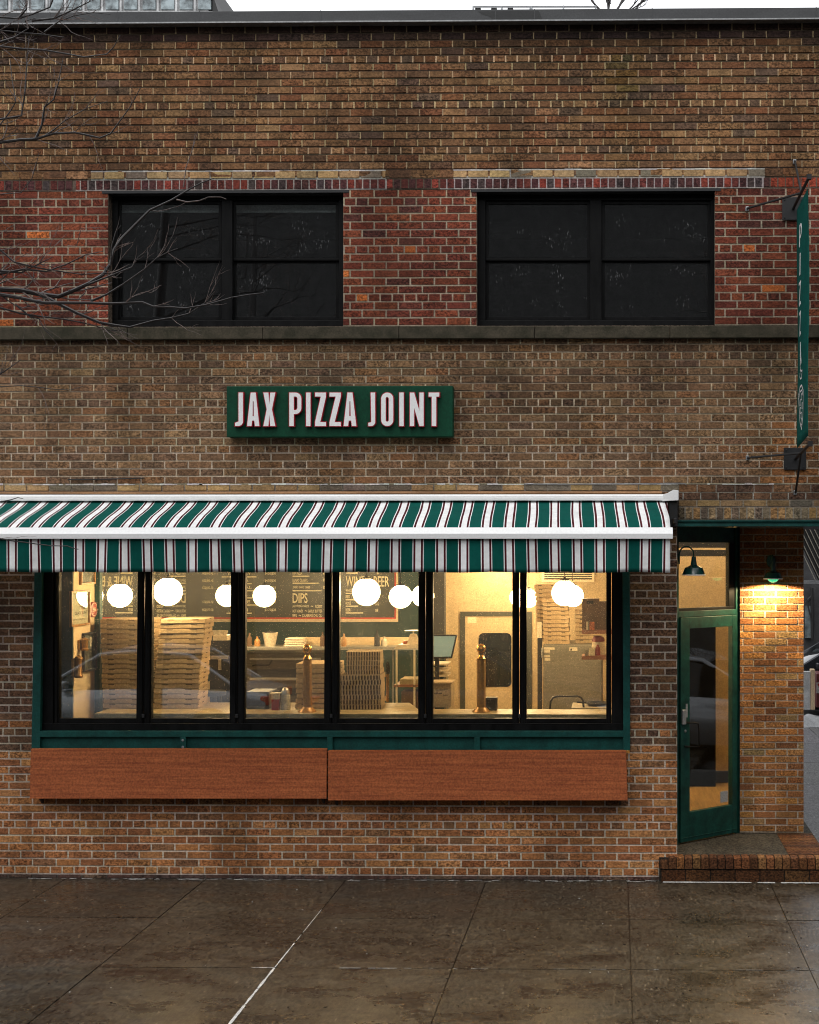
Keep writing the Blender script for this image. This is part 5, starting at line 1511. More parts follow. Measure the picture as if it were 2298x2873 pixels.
sg = empty('shop_sign', (c.x, 0, c.z), 'green box sign with raised white letters reading JAX PIZZA JOINT above the awning', 'sign')
mb = MB(); mb.box(WX(636, ys), WX(1270, ys), ys, -.001, WZ(1225, ys), WZ(1082.5, ys)); mb.build('sign_box', M['sign_green'], sg, bevel=.004)
k = 1 / 2.4629
for ch, a, b in zip('JAXPIZZAJOINT', (147, 230, 343, 522, 638, 700, 800, 897, 1068, 1157, 1282, 1355, 1485), (202, 315, 425, 605, 668, 775, 878, 985, 1115, 1240, 1312, 1450, 1558)):
    yl = ys - .036
    p0, p1 = W(600 + a * k, 1195.5, yl), W(600 + b * k, 1101.5, yl)
    w, h = p1.x - p0.x, p1.z - p0.z
    lo_ = glyph(ch, w, h, 31 * k / PXM * .99)
    body = loops_mesh(lo_, .018, .006); face = loops_mesh(lo_, .0012)
    mb = MB()
    mb.mesh(body, lambda q: (p0.x + q.x, ys - .0185 - q.z, p0.z + q.y), 1)
    mb.mesh(face, lambda q: (p0.x + q.x, ys - .0375 - q.z, p0.z + q.y), 0)
    mb.build('letter', [M['letter_white'], M['letter_red']], sg)

m = MB(); m.tube([W(1470, 1358, -.012), W(1600, 1358.5, -.014), W(1780, 1357, -.012), W(1905, 1356, -.014), W(1922, 1357.5, -.012), W(1926, 1361, -.008)], .0042, 6)
m.build('wall_cable', M['galv'], building, smooth=True)
m = MB(); m.tube([W(190, 1345.5, -.012), W(300, 1344.5, -.012), W(405, 1341, -.012)], .0055, 6); m.build('wall_conduit', M['slat_dark'], building, smooth=True)
# ------------------------------------------------------------------ banner on brackets
yi, yo = -.16, -.83
def BP(f, v_in, v_out):      # a point on the banner: f 0 at the wall edge, 1 at the street edge
    return None
xB = WX(2236, yi)
zTi, zTo = WZ(590, yi, 2236), WZ(527, yo, 2266)
zBi, zBo = WZ(1258, yi, 2236), WZ(1222, yo, 2266)
bn = empty('hanging_banner', (xB, 0, zBi), 'narrow green PIZZA banner on black brackets hanging above the entrance', 'banner')
mb = MB(); vs = []; fs = []
NB, NV = 14, 30
def bpt(f, g, off=0.0):
    y = yi + (yo - yi) * f
    zt_ = zTi + (zTo - zTi) * f; zb_ = zBi + (zBo - zBi) * f
    wv = .010 * math.sin(f * 5 + g * 4) * math.sin(math.pi * g)
    return Vector((xB + wv - off, y, zb_ + (zt_ - zb_) * g))
for i in range(NB + 1):
    for j in range(NV + 1): vs.append(bpt(i / NB, j / NV))
for i in range(NB):
    for j in range(NV): fs.append((i * (NV + 1) + j, (i + 1) * (NV + 1) + j, (i + 1) * (NV + 1) + j + 1, i * (NV + 1) + j + 1))
mb.add(vs, fs); mb.build('cloth', M['banner'], bn, smooth=True, solid=.003)
mb = MB()
# stacked letters, read from the left side: the first stroke lies towards the wall
for ch, v0, v1 in (('P', 612, 676), ('I', 697, 760), ('Z', 778, 845), ('Z', 864, 930), ('A', 950, 1014)):
    gB, gT = ((1258 - 20) - v1) / (1258 - 570), ((1258 - 20) - v0) / (1258 - 570)
    wl_m = .115 if ch != 'I' else .034
    me = loops_mesh(glyph(ch, wl_m, .22, .030), .001)
    fw = wl_m / abs(yo - yi)
    # wall-side edge is on the right for a viewer on the left of the banner
    def tf(q, gB=gB, gT=gT, fw=fw): return bpt(.42 + fw / 2 - q.x / wl_m * fw if False else .40 - fw / 2 + q.x / wl_m * fw, gB + (gT - gB) * q.y / .22, .0035 + q.z)
    mb.mesh(me, tf)
# outline drawing of a pizza slice and a pepper under the letters
def stroke(pts, w=.006):
    for (a, b), (c, d) in zip(pts, pts[1:]):
        A, B = bpt(a, b, .004), bpt(c, d, .004)
        t = (B - A)
        if t.length < 1e-6: continue
        t.normalize(); nn = Vector((0, -t.z, t.y)) * w
        mb.add([A - nn, B - nn, B + nn, A + nn], [(0, 1, 2, 3)])
def ring(cf, cg, rf, rg, n=10): stroke([(cf + rf * math.cos(2 * math.pi * k / n), cg + rg * math.sin(2 * math.pi * k / n)) for k in range(n + 1)], .005)
stroke([(.12, .215), (.28, .24), (.5, .235), (.68, .20), (.60, .10), (.45, .055), (.28, .10), (.12, .215)], .008)
stroke([(.14, .195), (.30, .22), (.5, .215), (.66, .18)], .006)
for a, b in ((.30, .175), (.45, .19), (.52, .15), (.42, .115), (.33, .14), (.48, .085)): ring(a, b, .05, .013)
stroke([(.35, .31), (.45, .295), (.6, .29), (.5, .265), (.35, .27), (.25, .285), (.35, .31), (.40, .32)], .007)
mb.build('lettering', M['letter_white'], bn, recalc=False)
def bracket(v_in, v_out, u_in, u_out, plate, struts):
    mb = MB()
    A, B = W(u_in, v_in, -.02), W(u_out, v_out, -1.0)
    B.x = A.x + .02
    B = W(u_out, v_out, -1.0)
    mb.tube([A, B], .013, 10)
    t = (B - A).normalized(); mb.box(B.x - .018, B.x + .018, B.y - .02, B.y + .02, B.z - .02, B.z + .02)
    o = mb.build('bracket_arm', M['black_dull'], bn)
    a, b, c, d = plate
    mb = MB(); mb.pxr(a, b, c, d, -.022, .0115)
    for u, v in ((a + 7, b + 7), (c - 7, b + 7), (a + 7, d - 7), (c - 7, d - 7)):
        q = W(u, v, -.024); mb.box(q.x - .006, q.x + .006, -.03, -.022, q.z - .006, q.z + .006)
    mb.build('wall_plate', M['black_dull'], o, bevel=.003)
    for (u, v), f in struts:
        q = W(u, v, -.01); e = A.lerp(B, f)
        mb = MB(); mb.tube([q, q + Vector((0, -.03, 0)), e], .0095, 8); mb.build('strut', M['black_dull'], o)
        mb = MB(); mb.box(q.x - .014, q.x + .014, -.03, -.001, q.z - .02, q.z + .02); mb.build('strut_foot', M['galv'], o, bevel=.004)
bracket(585, 497, 2226, 2270, (2195, 553, 2257, 617), (((2096, 587), .52), ((2229, 455), .52)))
bracket(1287, 1245, 2232, 2273, (2199, 1256, 2262, 1318), (((2097, 1285), .40), ((2231, 1382), .40)))

# ------------------------------------------------------------------ gooseneck wall lamps
def shade(c, s, name, label, mount, lit, green):
    r = empty(name, tuple(mount), label, 'wall lamp', 'green gooseneck lamps by the entrance')
    m = MB(); m.lathe([(0, .155), (.016, .155), (.018, .16), (.028, .085), (.034, .08), (.060, .068), (.078, .06), (.100, .0), (.104, -.004)], c, 28)
    for i in range(len(m.v)): m.v[i] = c + (m.v[i] - c) * s
    sh = m.build('lamp_shade', M['lamp_green'], r, smooth=True, solid=.002)
    m = MB(); m.lathe([(.024, .083), (.058, .064), (.074, .055), (.097, .001), (.103, -.0075), (.1068, -.0065), (.1068, .0025), (.1045, .003)], c, 28)
    for i in range(len(m.v)): m.v[i] = c + (m.v[i] - c) * s
    m.build('shade_lining', M['lamp_white'], sh, smooth=True)
    m = MB(); pr = []
    for i in range(9):
        a = -math.pi / 2 + math.pi / 2 * i / 8 + .0; pr.append((max(.0001, (.062 if green else .04) * math.cos(a)), .048 * math.sin(a) + (.05 if not green else .004)))
    m.lathe(pr, c, 20)
    for i in range(len(m.v)): m.v[i] = c + (m.v[i] - c) * s
    m.build('bulb', M['green_glow' if green else 'bulb'], r, smooth=True)
    top = c + Vector((0, 0, .155 * s))
    pts = []
    d = mount - top; d.z = 0
    hh = .075 * s
    for k in range(11):
        a = math.pi * k / 10
        pts.append(top + d * (1 - math.cos(a)) / 2 * .82 + Vector((0, 0, .02 + hh * math.sin(a))))
    pts = [top] + pts + [top + d * .82 + Vector((0, 0, -.06)), mount]
    m = MB(); m.tube(pts, .0065, 8); m.build('gooseneck', M['lamp_green'], r, smooth=True)
    m = MB(); m.lathe([(0, 0), (.045, 0), (.04, .015), (0, .02)], (0, 0, 0), 18)
    nd = d.normalized() if d.length > 1e-6 else Vector((0, 1, 0)); sd_ = nd.cross(Vector((0, 0, 1)))
    for i, p in enumerate(m.v): m.v[i] = mount + sd_ * p.x + Vector((0, 0, p.y * 1.3)) - nd * (p.z - .001)
    m.build('backplate', M['lamp_green'], r, smooth=True)
    L = bpy.data.lights.new(name + '_light', 'SPOT'); L.energy = lit; L.color = (1.0, .73, .38); L.shadow_soft_size = .02
    L.spot_size = R(168); L.spot_blend = .12
    lo = bpy.data.objects.new(name + '_light', L); COL.objects.link(lo); lo.parent = r; lo.location = c + Vector((0, 0, -.012 if not green else -.052)) * s - mount
    return r
c1 = W(1946.5, 1612, .22)
shade(c1, 1.0, 'gooseneck_lamp', 'green gooseneck lamp hanging in front of the transom window', Vector((PIER_R + .001, .24, c1.z + .10)), 3.0, False)
c2 = W(2169, 1623, PY - .16)
shade(c2, .86, 'gooseneck_lamp', 'green gooseneck lamp glowing on the brick pier right of the door', Vector((c2.x, PY - .003, c2.z + .16)), 62.0, True)

# ------------------------------------------------------------------ ground
def slabs(name, xs, ys, z, base, m, gap=.009, th=.09, kind='structure', spread=.12):
    mb = MB()
    for a, b in zip(xs, xs[1:]):
        for c, d in zip(ys, ys[1:]):
            t = vary(base, spread, .03); dz = rnd.uniform(-.0015, .0015)
            mb.box(a + gap / 2, b - gap / 2, c + gap / 2, d - gap / 2, z - th, z + dz, 0, t)
    mb.box(xs[0], xs[-1], ys[0], ys[-1], z - th - .02, z - .007, 0, tuple(q * .35 for q in base))
    return tag(mb.build(name, m, recalc=False), kind=kind)
xb0 = WX(1366, 0); sp_ = 395.5 / PXM
xs = [xb0 + sp_ * k for k in range(-8, 13)]
ysl = [-1.235 * k for k in range(4, 0, -1)] + [-0.012]
slabs('sidewalk', xs, ysl, 0.0, (0.038, 0.0295, 0.020), M['concrete'])
mb = MB()                                 # salt and slush left in some joints
def joint(x0, y0, x1, y1, w, breaks=0.0):
    n = max(2, int(math.hypot(x1 - x0, y1 - y0) / .05))
    d = Vector((x1 - x0, y1 - y0, 0)); nn = Vector((-d.y, d.x, 0)).normalized()
    for k in range(n):
        if rnd.random() < breaks: continue
        a, b = k / n, (k + 1) / n
        wa = w * rnd.uniform(.6, 1.2)
        p, q = Vector((x0, y0, .004)) + d * a, Vector((x0, y0, .004)) + d * b
        mb.add([p - nn * wa, q - nn * wa, q + nn * wa, p + nn * wa], [(0, 1, 2, 3)])
xB2 = xs[7]
pj = WG(770, 2713, 0)
joint(xB2, -2.48, xB2 + .005, -4.4, .0095)
joint(xB2, -1.0, xB2, -1.9, .0022, .1); joint(xB2, -1.9, xB2, -2.46, .005)
joint(xB2 - .16, -2.475, xB2, -2.475, .004)
joint(xB2 + .45, -2.474, xB2 + .95, -2.474, .0035, .3)
for k in range(22):
    x = rnd.uniform(xB2 + 1.0, 1.9); joint(x, -2.474, x + rnd.uniform(.02, .08), -2.474, .0018)
for k in range(90):                       # crumbled lime along the wall foot
    x = rnd.uniform(-5.6, .35); y = -.03 - rnd.random() ** 2 * .05
    joint(x, y, x + rnd.uniform(.02, .12), y + rnd.uniform(-.01, .01), rnd.uniform(.002, .006))
joint(WX(1860, -.06), -.075, 2.2, -.085, .02, .12)
tag(mb.build('salt_residue', M['salt'], recalc=False), kind='stuff')
mb = MB(); t5 = random.Random(11)
for k in range(260):
    x, y = t5.uniform(-5.8, 2.0), -t5.random() ** .8 * 3.3 - .04
    a = t5.uniform(0, 6.28); L_ = t5.uniform(.004, .010); w_ = L_ * t5.uniform(.3, .8); h_ = t5.uniform(.002, .005)
    d1, d2 = Vector((math.cos(a), math.sin(a), 0)), Vector((-math.sin(a), math.cos(a), 0))
    c_ = Vector((x, y, .0015))
    mb.prism([c_ + d1 * L_, c_ + d2 * w_, c_ - d1 * L_, c_ - d2 * w_], (0, 0, h_), 0 if t5.random() < .85 else 1)
tag(mb.build('litter', [M['bark'], M['salt']]), kind='stuff')
mb = MB(); mb.box(-12, 14, -5.12, -4.95, -.3, -.002, 0, (.12, .115, .105)); tag(mb.build('kerb', M['concrete_dry']), kind='structure')
mb = MB(); mb.add([(-300, -300, -.14), (300, -300, -.14), (300, 500, -.14), (-300, 500, -.14)], [(0, 1, 2, 3)]); tag(mb.build('road', M['asphalt']), kind='structure')
xs2 = [1.88, 3.1, 4.4, 5.7]; ys2 = [-0.006, 1.3, 3.0, 4.7, 6.4, 8.1, 9.8, 11.4]
slabs('side_pavement', xs2, ys2, 0.0, (0.075, 0.075, 0.077), M['concrete_dry'], gap=.008)
mb = MB(); mb.box(5.72, 5.9, -.006, 11.4, -.3, -.002, 0, (.12, .12, .12)); tag(mb.build('side_kerb', M['concrete_dry']), kind='structure')

# ------------------------------------------------------------------ street tree whose bare branches reach in from the left
YT_ = -2.6
TX = WX(-330, YT_)
tree = empty('street_tree', (TX, YT_, 0), 'bare street tree reaching in from the left in front of the facade', 'tree')
trk = MB()
trk.tube([(TX, YT_, -.05), (TX - .02, YT_, .5), (TX + .03, YT_ + .05, 1.8), (TX, YT_, 3.0), (TX + .05, YT_ + .05, 4.2), (TX, YT_, 5.4), (TX + .1, YT_, 6.6), (TX + .12, YT_, 7.8)], [.14, .115, .10, .09, .075, .06, .045, .02], 12)
trk.build('trunk', M['bark'], tree, smooth=True)
br, tw = MB(), MB()
tr2 = random.Random(21)
def jag(pts, amp):
    out = [pts[0]]
    for a, b in zip(pts, pts[1:]):
        n = max(1, int((b - a).length / .09))
        for k in range(1, n + 1):
            p = a.lerp(b, k / n)
            if k < n: p = p + Vector((tr2.uniform(-amp, amp), tr2.uniform(-amp, amp), tr2.uniform(-amp, amp)))
            out.append(p)
    return out
def twig(p, d, length, r):
    pts = [p]; q = p; n = 5
    for k in range(n):
        d = (d + Vector((tr2.uniform(-.25, .25), tr2.uniform(-.2, .2), tr2.uniform(-.2, .3)))).normalized()
        q = q + d * length / n; pts.append(q)
    tw.tube(pts, [r * (1 - .75 * i / n) for i in range(n + 1)], 5)
    if length > .12 and tr2.random() < .6:
        k = tr2.randrange(1, 4)
        d2 = (d + Vector((tr2.uniform(-.8, .8), tr2.uniform(-.4, .4), tr2.uniform(-.6, .8)))).normalized()
        twig(pts[k], d2, length * .55, r * .7)
def branch(px, r0, r1, Y=YT_, slope=0.0, twigs=5, start=None):
    pts = []
    for k, (u, v) in enumerate(px): pts.append(W(u, v, Y + slope * k / len(px)))
    if start is not None: pts = [start] + pts
    pts = jag(pts, .006)
    n = len(pts)
    r0 *= 1.45; r1 *= 1.5
    rr = [r0 + (r1 - r0) * (i / (n - 1)) ** .8 for i in range(n)]
    (br if r0 > .0055 else tw).tube(pts, rr, 7 if r0 > .0055 else 5)
    for _ in range(int(twigs * 1.7)):
        i = tr2.randrange(max(1, n // 5), n - 1); d = (pts[min(n - 1, i + 1)] - pts[i]).normalized()
        sgn = tr2.choice((-1, 1))
        dd = (d + Vector((0, tr2.uniform(-.3, .3), sgn * tr2.uniform(.4, 1.1)))).normalized()
        twig(pts[i], dd, tr2.uniform(.10, .34), max(.0023, rr[i] * .45))
    # knuckles and buds
    for i in range(2, n - 1, 3):
        if tr2.random() < .5: br.tube([pts[i] - Vector((rr[i] * .8, 0, 0)), pts[i] + Vector((rr[i] * .4, 0, rr[i] * .9))], [rr[i] * 1.15, rr[i] * .5], 5)
def T(z): return Vector((TX, YT_, z))
B = branch
B([(-120, 820), (0, 812), (60, 815), (110, 825), (165, 832), (200, 818), (250, 795), (290, 770), (310, 740), (320, 700), (340, 670), (370, 640), (420, 590), (480, 562), (530, 532), (600, 500)], .022, .0025, slope=.3, twigs=12, start=T(4.3))
B([(-60, 825), (0, 826), (60, 836), (130, 850), (200, 850), (300, 852), (400, 848), (430, 860), (520, 865), (580, 855), (650, 835), (740, 822)], .016, .002, slope=-.2, twigs=9, start=T(4.1))
B([(110, 825), (160, 850), (220, 880), (280, 905), (365, 918), (430, 900), (530, 880), (575, 850), (602, 818)], .010, .0017, twigs=7)
B([(-100, 850), (0, 863), (60, 880), (130, 890), (230, 905), (270, 915), (310, 928), (350, 925)], .011, .0018, twigs=8, start=T(3.9))
B([(255, 845), (302, 825), (348, 796), (406, 755), (441, 723), (470, 708), (499, 697)], .006, .0015, twigs=3)
B([(250, 797), (307, 775), (371, 749), (389, 720), (400, 712), (415, 706)], .005, .0015, twigs=2)
B([(310, 745), (314, 690), (325, 650), (340, 632)], .004, .0013, twigs=1)
B([(-80, 670), (0, 700), (40, 735), (100, 750), (160, 760), (230, 770), (300, 765)], .010, .002, twigs=9, start=T(4.7))
B([(0, 760), (60, 765), (110, 740), (150, 720)], .006, .0015, twigs=5)
B([(-60, 790), (0, 768), (70, 755), (130, 762), (190, 740), (240, 715), (290, 705)], .007, .0016, twigs=6)
B([(495, 560), (525, 567), (560, 563), (585, 553), (620, 553), (635, 559)], .0035, .0014, twigs=0)
B([(190, 690), (215, 690), (228, 640), (235, 645)], .003, .0012, twigs=1)
B([(45, 855), (80, 885), (110, 895), (125, 925), (150, 945)], .005, .0014, twigs=4)
B([(-90, 405), (0, 400), (60, 392), (100, 390), (150, 375), (210, 372), (250, 380), (280, 387), (310, 375), (340, 335), (365, 300), (395, 245)], .014, .0018, twigs=7, start=T(5.4))
B([(100, 390), (118, 350), (125, 300), (150, 280), (165, 230), (178, 160)], .007, .0016, twigs=4)
B([(-40, 380), (0, 350), (30, 310), (45, 285), (35, 230), (28, 165)], .008, .0016, twigs=4, start=T(5.3))
B([(-20, 338), (0, 335), (60, 325), (70, 260), (75, 180), (82, 100)], .006, .0015, twigs=4)
B([(120, 385), (180, 340), (240, 305), (300, 285)], .004, .0013, twigs=3)
B([(-40, 560), (0, 545), (60, 540), (90, 500), (110, 430)], .006, .0014, twigs=4, start=T(4.9))
B([(515, 525), (522, 470), (540, 420), (548, 375)], .003, .0012, twigs=1)
B([(-60, 140), (0, 130), (60, 137), (120, 140), (180, 150), (235, 160), (300, 152), (320, 130), (338, 98)], .010, .0018, twigs=9, start=T(6.1))
B([(-60, 100), (0, 85), (60, 92), (125, 97), (180, 105)], .008, .002, twigs=8, start=T(6.3))
B([(-60, 60), (0, 48), (50, 52), (90, 40), (140, 20), (160, -30)], .010, .003, twigs=8, start=T(6.4))
B([(50, 52), (75, 25), (70, -20)], .006, .002, twigs=4)
B([(90, 58), (150, 52), (200, 30), (250, 5), (270, -25)], .006, .0016, twigs=7)
B([(0, 118), (40, 105), (80, 80), (70, 60), (100, 50)], .005, .0015, twigs=5)
B([(125, 90), (165, 60), (205, 45), (260, 35), (310, 40)], .004, .0014, twigs=6)
B([(-40, 1000), (0, 1085), (60, 1082), (150, 1092), (200, 1094), (235, 1083)], .006, .0014, twigs=4, start=T(3.7))
B([(-40, 1075), (0, 1050), (30, 1030), (60, 1008)], .005, .0013, twigs=3)
B([(-80, 1500), (0, 1511), (40, 1518), (73, 1522), (140, 1531), (190, 1532), (205, 1538), (220, 1541)], .005, .002, Y=-2.2, twigs=2, start=T(2.9))
B([(-60, 1425), (0, 1408), (28, 1403), (50, 1396), (65, 1399)], .004, .0014, Y=-2.3, twigs=1)
br.build('branches', M['bark'], tree, smooth=True)
tw.build('twigs', M['twig'], tree, smooth=True)

# ------------------------------------------------------------------ beyond the roof
YF_ = 45
bt = empty('apartment_building', (WX(200, YF_), YF_, 0), 'pale apartment block with bluish windows rising behind the roof at left', 'building')
x0, x1 = WX(-700, YF_), WX(596, YF_)
ztop = WZ(-900, YF_)
m = MB(); m.prism([(x0, YF_, -.14), (x1, YF_, -.14), (x1 - 6, YF_ + 14, -.14), (x0, YF_ + 14, -.14)], (0, 0, ztop)); m.build('wall', M['far_wall'], bt)
m = MB(); m.prism([W(596, 60, YF_), W(613, 34, YF_), W(602, 0, YF_), W(590, -60, YF_), W(585, -60, YF_), W(585, 60, YF_)], (0, 5, 0)); m.build('corner_trim', M['slat_dark'], bt)
for i, u in enumerate(range(-640, 560, 52)):
    for j in range(4):
        v = 26 - j * 130
        m = MB(); m.pxr(u, v - 62, u + 36, v, YF_ - .08, .06); m.build('window', M['far_glass'], bt)
m = MB()
for j in range(4): m.pxr(-700, 31 - j * 130, 596, 38 - j * 130, YF_ - .5, .45)
for u in range(-652, 580, 52): m.pxr(u, -500, u + 5, 60, YF_ - .12, .1)
m.build('floor_band', M['far_wall'], bt)
Yr = 5.5
zr = zc0 - .3
rr_ = empty('rooftop_railing', (WX(1500, Yr), Yr, zr), 'thin roof railing with small dark panels standing on the parapet line', 'railing')
m = MB()
for u in (1328, 1408, 1488, 1492, 1581, 1671): m.tube([(WX(u, Yr), Yr, zr), (WX(u, Yr), Yr, WZ(19, Yr))], .014, 6)
m.tube([W(1328, 19, Yr), W(1671, 19, Yr)], .011, 6)
m.build('rail', M['galv'], rr_)
m = MB()
for u in (1333, 1378, 1424): m.pxr(u, 22, u + 16, 30, Yr + .02, .02)
m.build('panel', M['slat_dark'], rr_)
ft = empty('bare_tree', (WX(1700, 16), 16, 0), 'bare tree top showing over the parapet right of the railing', 'tree')
m = MB(); zb_t = WZ(40, 16)
m.tube([(WX(1705, 16), 16, -.1), (WX(1708, 16), 16, zb_t)], [.2, .09], 8); m.build('trunk', M['bark'], ft)
m = MB()
t3 = random.Random(5)
def fan(p, d, L, r, depth):
    q = p + d * L
    m.tube([p, p.lerp(q, .5) + Vector((t3.uniform(-.04, .04), 0, 0)), q], [r, r * .85, r * .65], 5)
    if depth:
        for _ in range(3):
            fan(p.lerp(q, t3.uniform(.5, 1)), (d + Vector((t3.uniform(-.8, .8), t3.uniform(-.5, .5), t3.uniform(-.1, .5)))).normalized(), L * t3.uniform(.55, .8), r * .6, depth - 1)
for u, dx in ((1675, -.35), (1705, -.1), (1712, .3), (1735, .15), (1790, .35)):
    fan(W(1708, 60, 16), (W(u, 20, 16) - W(1708, 60, 16)).normalized(), .55, .03, 3)
m.build('branches', M['bark'], ft)

# ------------------------------------------------------------------ side street seen past the corner
YL = 13.5
lane = empty('neighbouring_building', (4.5, YL, 0), 'grey block building across the side street at the right edge', 'building')
m = MB(); m.pxr(2240, 1400, 2700, 2120, YL, 4); m.build('wall', M['lane_wall'], lane)
m = MB(); m.pxr(2259, 1700, 2277, 1790, YL - .05, .04); m.build('window', M['far_glass'], lane)
m = MB(); m.tube([W(2278, 1650, YL - .1), W(2279, 1720, YL - .1), W(2279, 1792, YL - .1)], .03, 6); m.tube([W(2262, 1690, YL - .1), W(2279, 1672, YL - .1)], .03, 6); m.tube([W(2262, 1680, YL - .12), W(2277, 1740, YL - .12)], .015, 6); m.build('drain_pipe', M['slat_dark'], lane)
Ys = 9.5
sh = empty('corrugated_shelter', (WX(2300, Ys), Ys, 0), 'dark ribbed shelter roof sloping over the side street behind the pier', 'shelter')
m = MB(); m.prism([W(2205, 1440, Ys), W(2298, 1632, Ys), W(2420, 1632, Ys), W(2420, 1400, Ys)], (0, .05, 0)); m.build('roof_sheet', M['slat_dark'], sh)
m = MB()
for i in range(-6, 14):
    a, b = Vector((2225 + i * 13, 1470)), Vector((2300 + i * 13, 1628))
    if a.x < 2200: continue
    m.prism([W(a.x, a.y, Ys - .02), W(b.x, b.y, Ys - .02), W(b.x + 2.4, b.y, Ys - .02), W(a.x + 2.4, a.y, Ys - .02)], (0, .018, 0))
m.build('rib', M['slat_light'], sh)
m = MB(); m.pxr(2245, 1629, 2420, 1638, Ys - .05, .06); m.build('gutter', M['galv'], sh)
m = MB(); m.box(WX(2400, Ys), WX(2412, Ys), Ys - .02, Ys + .02, -.1, WZ(1632, Ys)); m.build('post', M['galv'], sh)
Yp = 10.4
pp = empty('gate_post', (WX(2281, Yp), Yp, 0), 'tan post with grey hatch board beside the snow ridge', 'post')
m = MB(); m.pxr(2275, 1878, 2287, 1992, Yp, .15); m.build('post_shaft', M['tan_post'], pp, bevel=.01)
m = MB(); m.pxr(2250, 1884, 2274.5, 1992, Yp + .02, .1); m.build('hatch_board', M['far_wall'], pp, bevel=.01)
Yx = 10.6
q = W(2296, 1985, Yx)
rx = empty('red_crate', (q.x + .2, Yx, 0), 'red crate with a white arrow label at the right edge', 'crate')
m = MB(); m.pxr(2291, 1890, 2360, 1985, Yx, .5); m.build('crate_body', M['dull_red'], rx, bevel=.01)
m = MB(); m.pxr(2291, 1915, 2330, 1945, Yx - .012, .01); m.build('label_plate', M['notice'], rx)
m = MB(); m.prism([W(2293, 1918, Yx - .014), W(2302, 1936, Yx - .014), W(2311, 1918, Yx - .014)], (0, .001, 0)); m.build('arrow_mark', M['red'], rx)
m = MB()
t4 = random.Random(3)
nsn = 26
pts = []
for i in range(nsn):
    for j in range(7):
        x = 2.6 + i * .14; y = Yp - .55 + j * .12
        z = max(0, math.sin(math.pi * j / 6)) * (.10 + .10 * t4.random()) - .01
        pts.append((x + t4.uniform(-.03, .03), y + t4.uniform(-.03, .03), z))
m.add(pts, [(i * 7 + j, i * 7 + j + 1, (i + 1) * 7 + j + 1, (i + 1) * 7 + j) for i in range(nsn - 1) for j in range(6)])
tag(m.build('snow_ridge', M['snow'], smooth=True), kind='stuff')

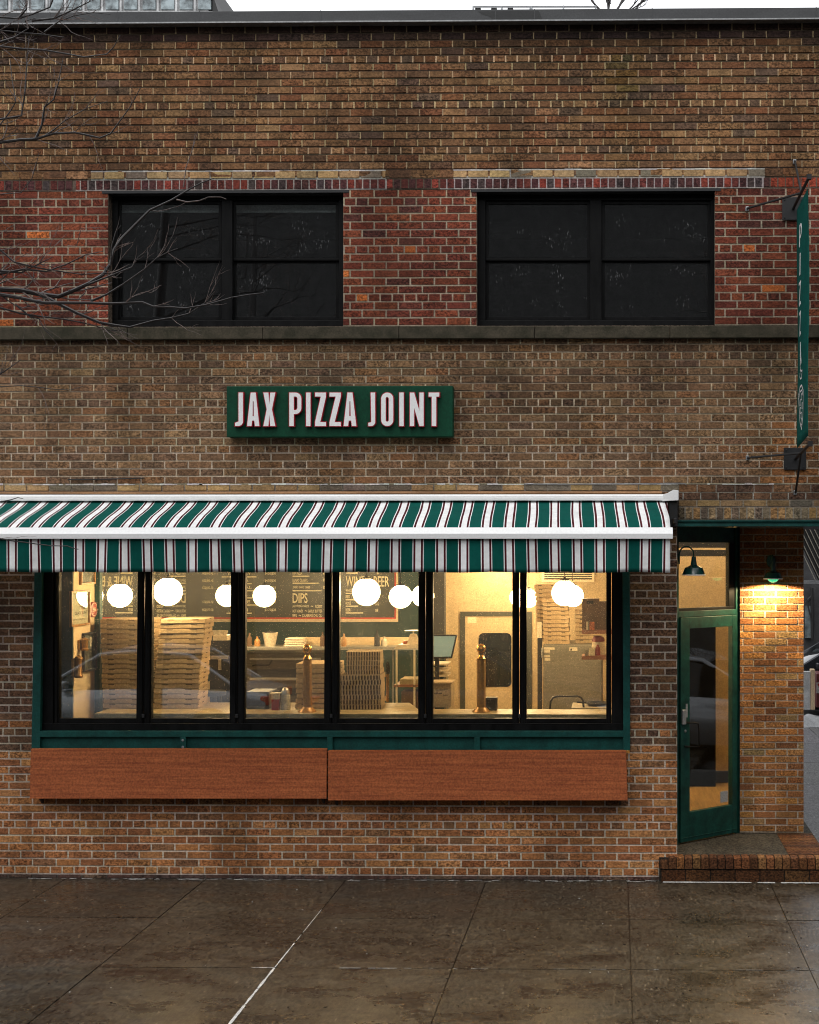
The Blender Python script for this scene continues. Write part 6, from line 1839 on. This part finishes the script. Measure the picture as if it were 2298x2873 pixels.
# ------------------------------------------------------------------ cars (seen in the panes and past the corner)
def car(label, paint, loc, rot, group='cars parked in the street'):
    r = empty('parked_car', (0, 0, 0), label, 'car', group)
    m = MB()
    secs = []   # x, half width, z low, z shoulder
    body = [(-2.25, .62, .42, .66), (-2.18, .78, .30, .82), (-1.7, .87, .24, .93), (-.9, .90, .22, .95), (.2, .90, .22, .94), (1.0, .89, .22, .90), (1.6, .86, .24, .82), (2.1, .76, .30, .72), (2.28, .58, .40, .60)]
    def loft(rows):
        n = len(rows[0]); vs = [p for rw in rows for p in rw]
        fs = [(i * n + k, i * n + (k + 1) % n, (i + 1) * n + (k + 1) % n, (i + 1) * n + k) for i in range(len(rows) - 1) for k in range(n)]
        fs += [tuple(range(n - 1, -1, -1)), tuple((len(rows) - 1) * n + k for k in range(n))]
        m.add(vs, fs)
    rows = [[(x, -w * .86, a), (x, -w, a + (b - a) * .35), (x, -w * .97, a + (b - a) * .75), (x, -w * .84, b), (x, 0, b + .025), (x, w * .84, b), (x, w * .97, a + (b - a) * .75), (x, w, a + (b - a) * .35), (x, w * .86, a)] for x, w, a, b in body]
    loft(rows); m.build('body', paint, r, smooth=True)
    m = MB(); cab = [(-1.75, .70, .90, .93), (-1.15, .66, .9, 1.32), (-.7, .65, .9, 1.42), (.1, .65, .9, 1.44), (.55, .66, .9, 1.34), (1.25, .70, .86, .90)]
    rows = [[(x, -.78, a), (x, -w, b - .03), (x, -w * .8, b), (x, w * .8, b), (x, w, b - .03), (x, .78, a)] for x, w, a, b in cab]
    loft(rows); m.build('windows', M['car_glass'], r, smooth=True)
    m = MB(); m.prism([(-1.0, -.56, 1.385), (-.7, -.57, 1.432), (.1, -.57, 1.452), (.45, -.56, 1.38), (.45, .56, 1.38), (.1, .57, 1.452), (-.7, .57, 1.432), (-1.0, .56, 1.385)], (0, 0, .045))
    for sd_ in (-1, 1):
        m.tube([(-1.72, sd_ * .72, .93), (-1.0, sd_ * .60, 1.40), (-.3, sd_ * .60, 1.47), (.35, sd_ * .60, 1.41), (1.22, sd_ * .73, .90)], .035, 8)
        m.tube([(-.35, sd_ * .77, .93), (-.3, sd_ * .62, 1.44)], .03, 6)
    m.build('roof', paint, r, smooth=True)
    for x in (-1.4, 1.4):
        for sd_ in (-1, 1):
            m = MB(); m.tube([(x, sd_ * .70, .32), (x, sd_ * .90, .32)], .32, 24); w = m.build('wheel', M['tyre'], r, bevel=.02)
            m = MB(); m.tube([(x, sd_ * .895, .32), (x, sd_ * .912, .32)], .20, 16); m.build('rim', M['steel'], w)
    for sd_ in (-1, 1):
        m = MB(); m.box(2.05, 2.22, sd_ * .50, sd_ * .72, .56, .66); m.build('headlight', M['lens_clear'], r, bevel=.02)
        m = MB(); m.box(-2.235, -2.1, sd_ * .42, sd_ * .74, .66, .80); m.build('taillight', M['lens_red'], r, bevel=.02)
        m = MB(); m.box(.75, .9, sd_ * .80, sd_ * .98, .92, 1.04); m.build('mirror', paint, r, bevel=.03)
    m = MB(); m.box(-2.262, -2.25, -.25, .25, .46, .58); m.build('number_plate', M['plate'], r)
    m = MB(); m.box(2.24, 2.29, -.5, .5, .40, .52); m.build('grille', M['black'], r, bevel=.01)
    r.location = loc; r.rotation_euler = (0, 0, rot)
    return r
RZ = -.14
c1_ = car('silver car parked across the street, reflected in the left panes', M['car_grey'], (-7.45, -8.9, RZ), math.pi)
c2_ = car('dark car parked across the street, reflected in the middle panes', M['car_dark'], (-2.35, -8.9, RZ), 0)
c3_ = car('silver car parked in the side street, reflected in the door', M['car_grey'], (8.3, -.4, RZ), R(92))
xq = WX(2262, 11.9)
c4_ = car('black car parked at the right edge behind the tan post', M['car_dark'], (xq + 1.0, 12.3, RZ), math.pi)

# ------------------------------------------------------------------ the other side of the street (reflected only)
for px_, lb in ((-8.5, 'bare street tree across the road opposite the left upstairs window'), (3.5, 'bare street tree across the road opposite the right upstairs window')):
    o2 = copy_tree(tree); o2.location = (px_, -19, -.14); o2.rotation_euler = (0, 0, R(40 if px_ < 0 else 200)); o2.scale = (1.5, 1.5, 1.5); tag(o2, lb, 'tree', 'bare street trees across the road')
op = empty('opposite_building', (-4, -27, 0), 'long dark brick row building across the street, seen only in reflections', 'building')
m = MB(); m.box(-34, 26, -34, -27, -.14, 13.5); m.build('wall', M['far_brick'], op)
m = MB(); m.box(-34.2, 26.2, -34.2, -26.7, 13.5, 13.9); m.build('cornice', M['far_brick'], op)

er = empty('door_sky_blocker', (15, 0, 0), 'added dark brick block off to the right, keeping sky out of the door glass', 'building')
m = MB(); m.box(15, 22, -22, 26, -.14, 11.5); m.build('wall', M['far_brick'], er)  # added out of view, darkens what the door glass reflects
m = MB(); m.box(14.8, 22, -22.2, 26.2, 11.5, 11.9); m.build('cornice', M['far_brick'], er)
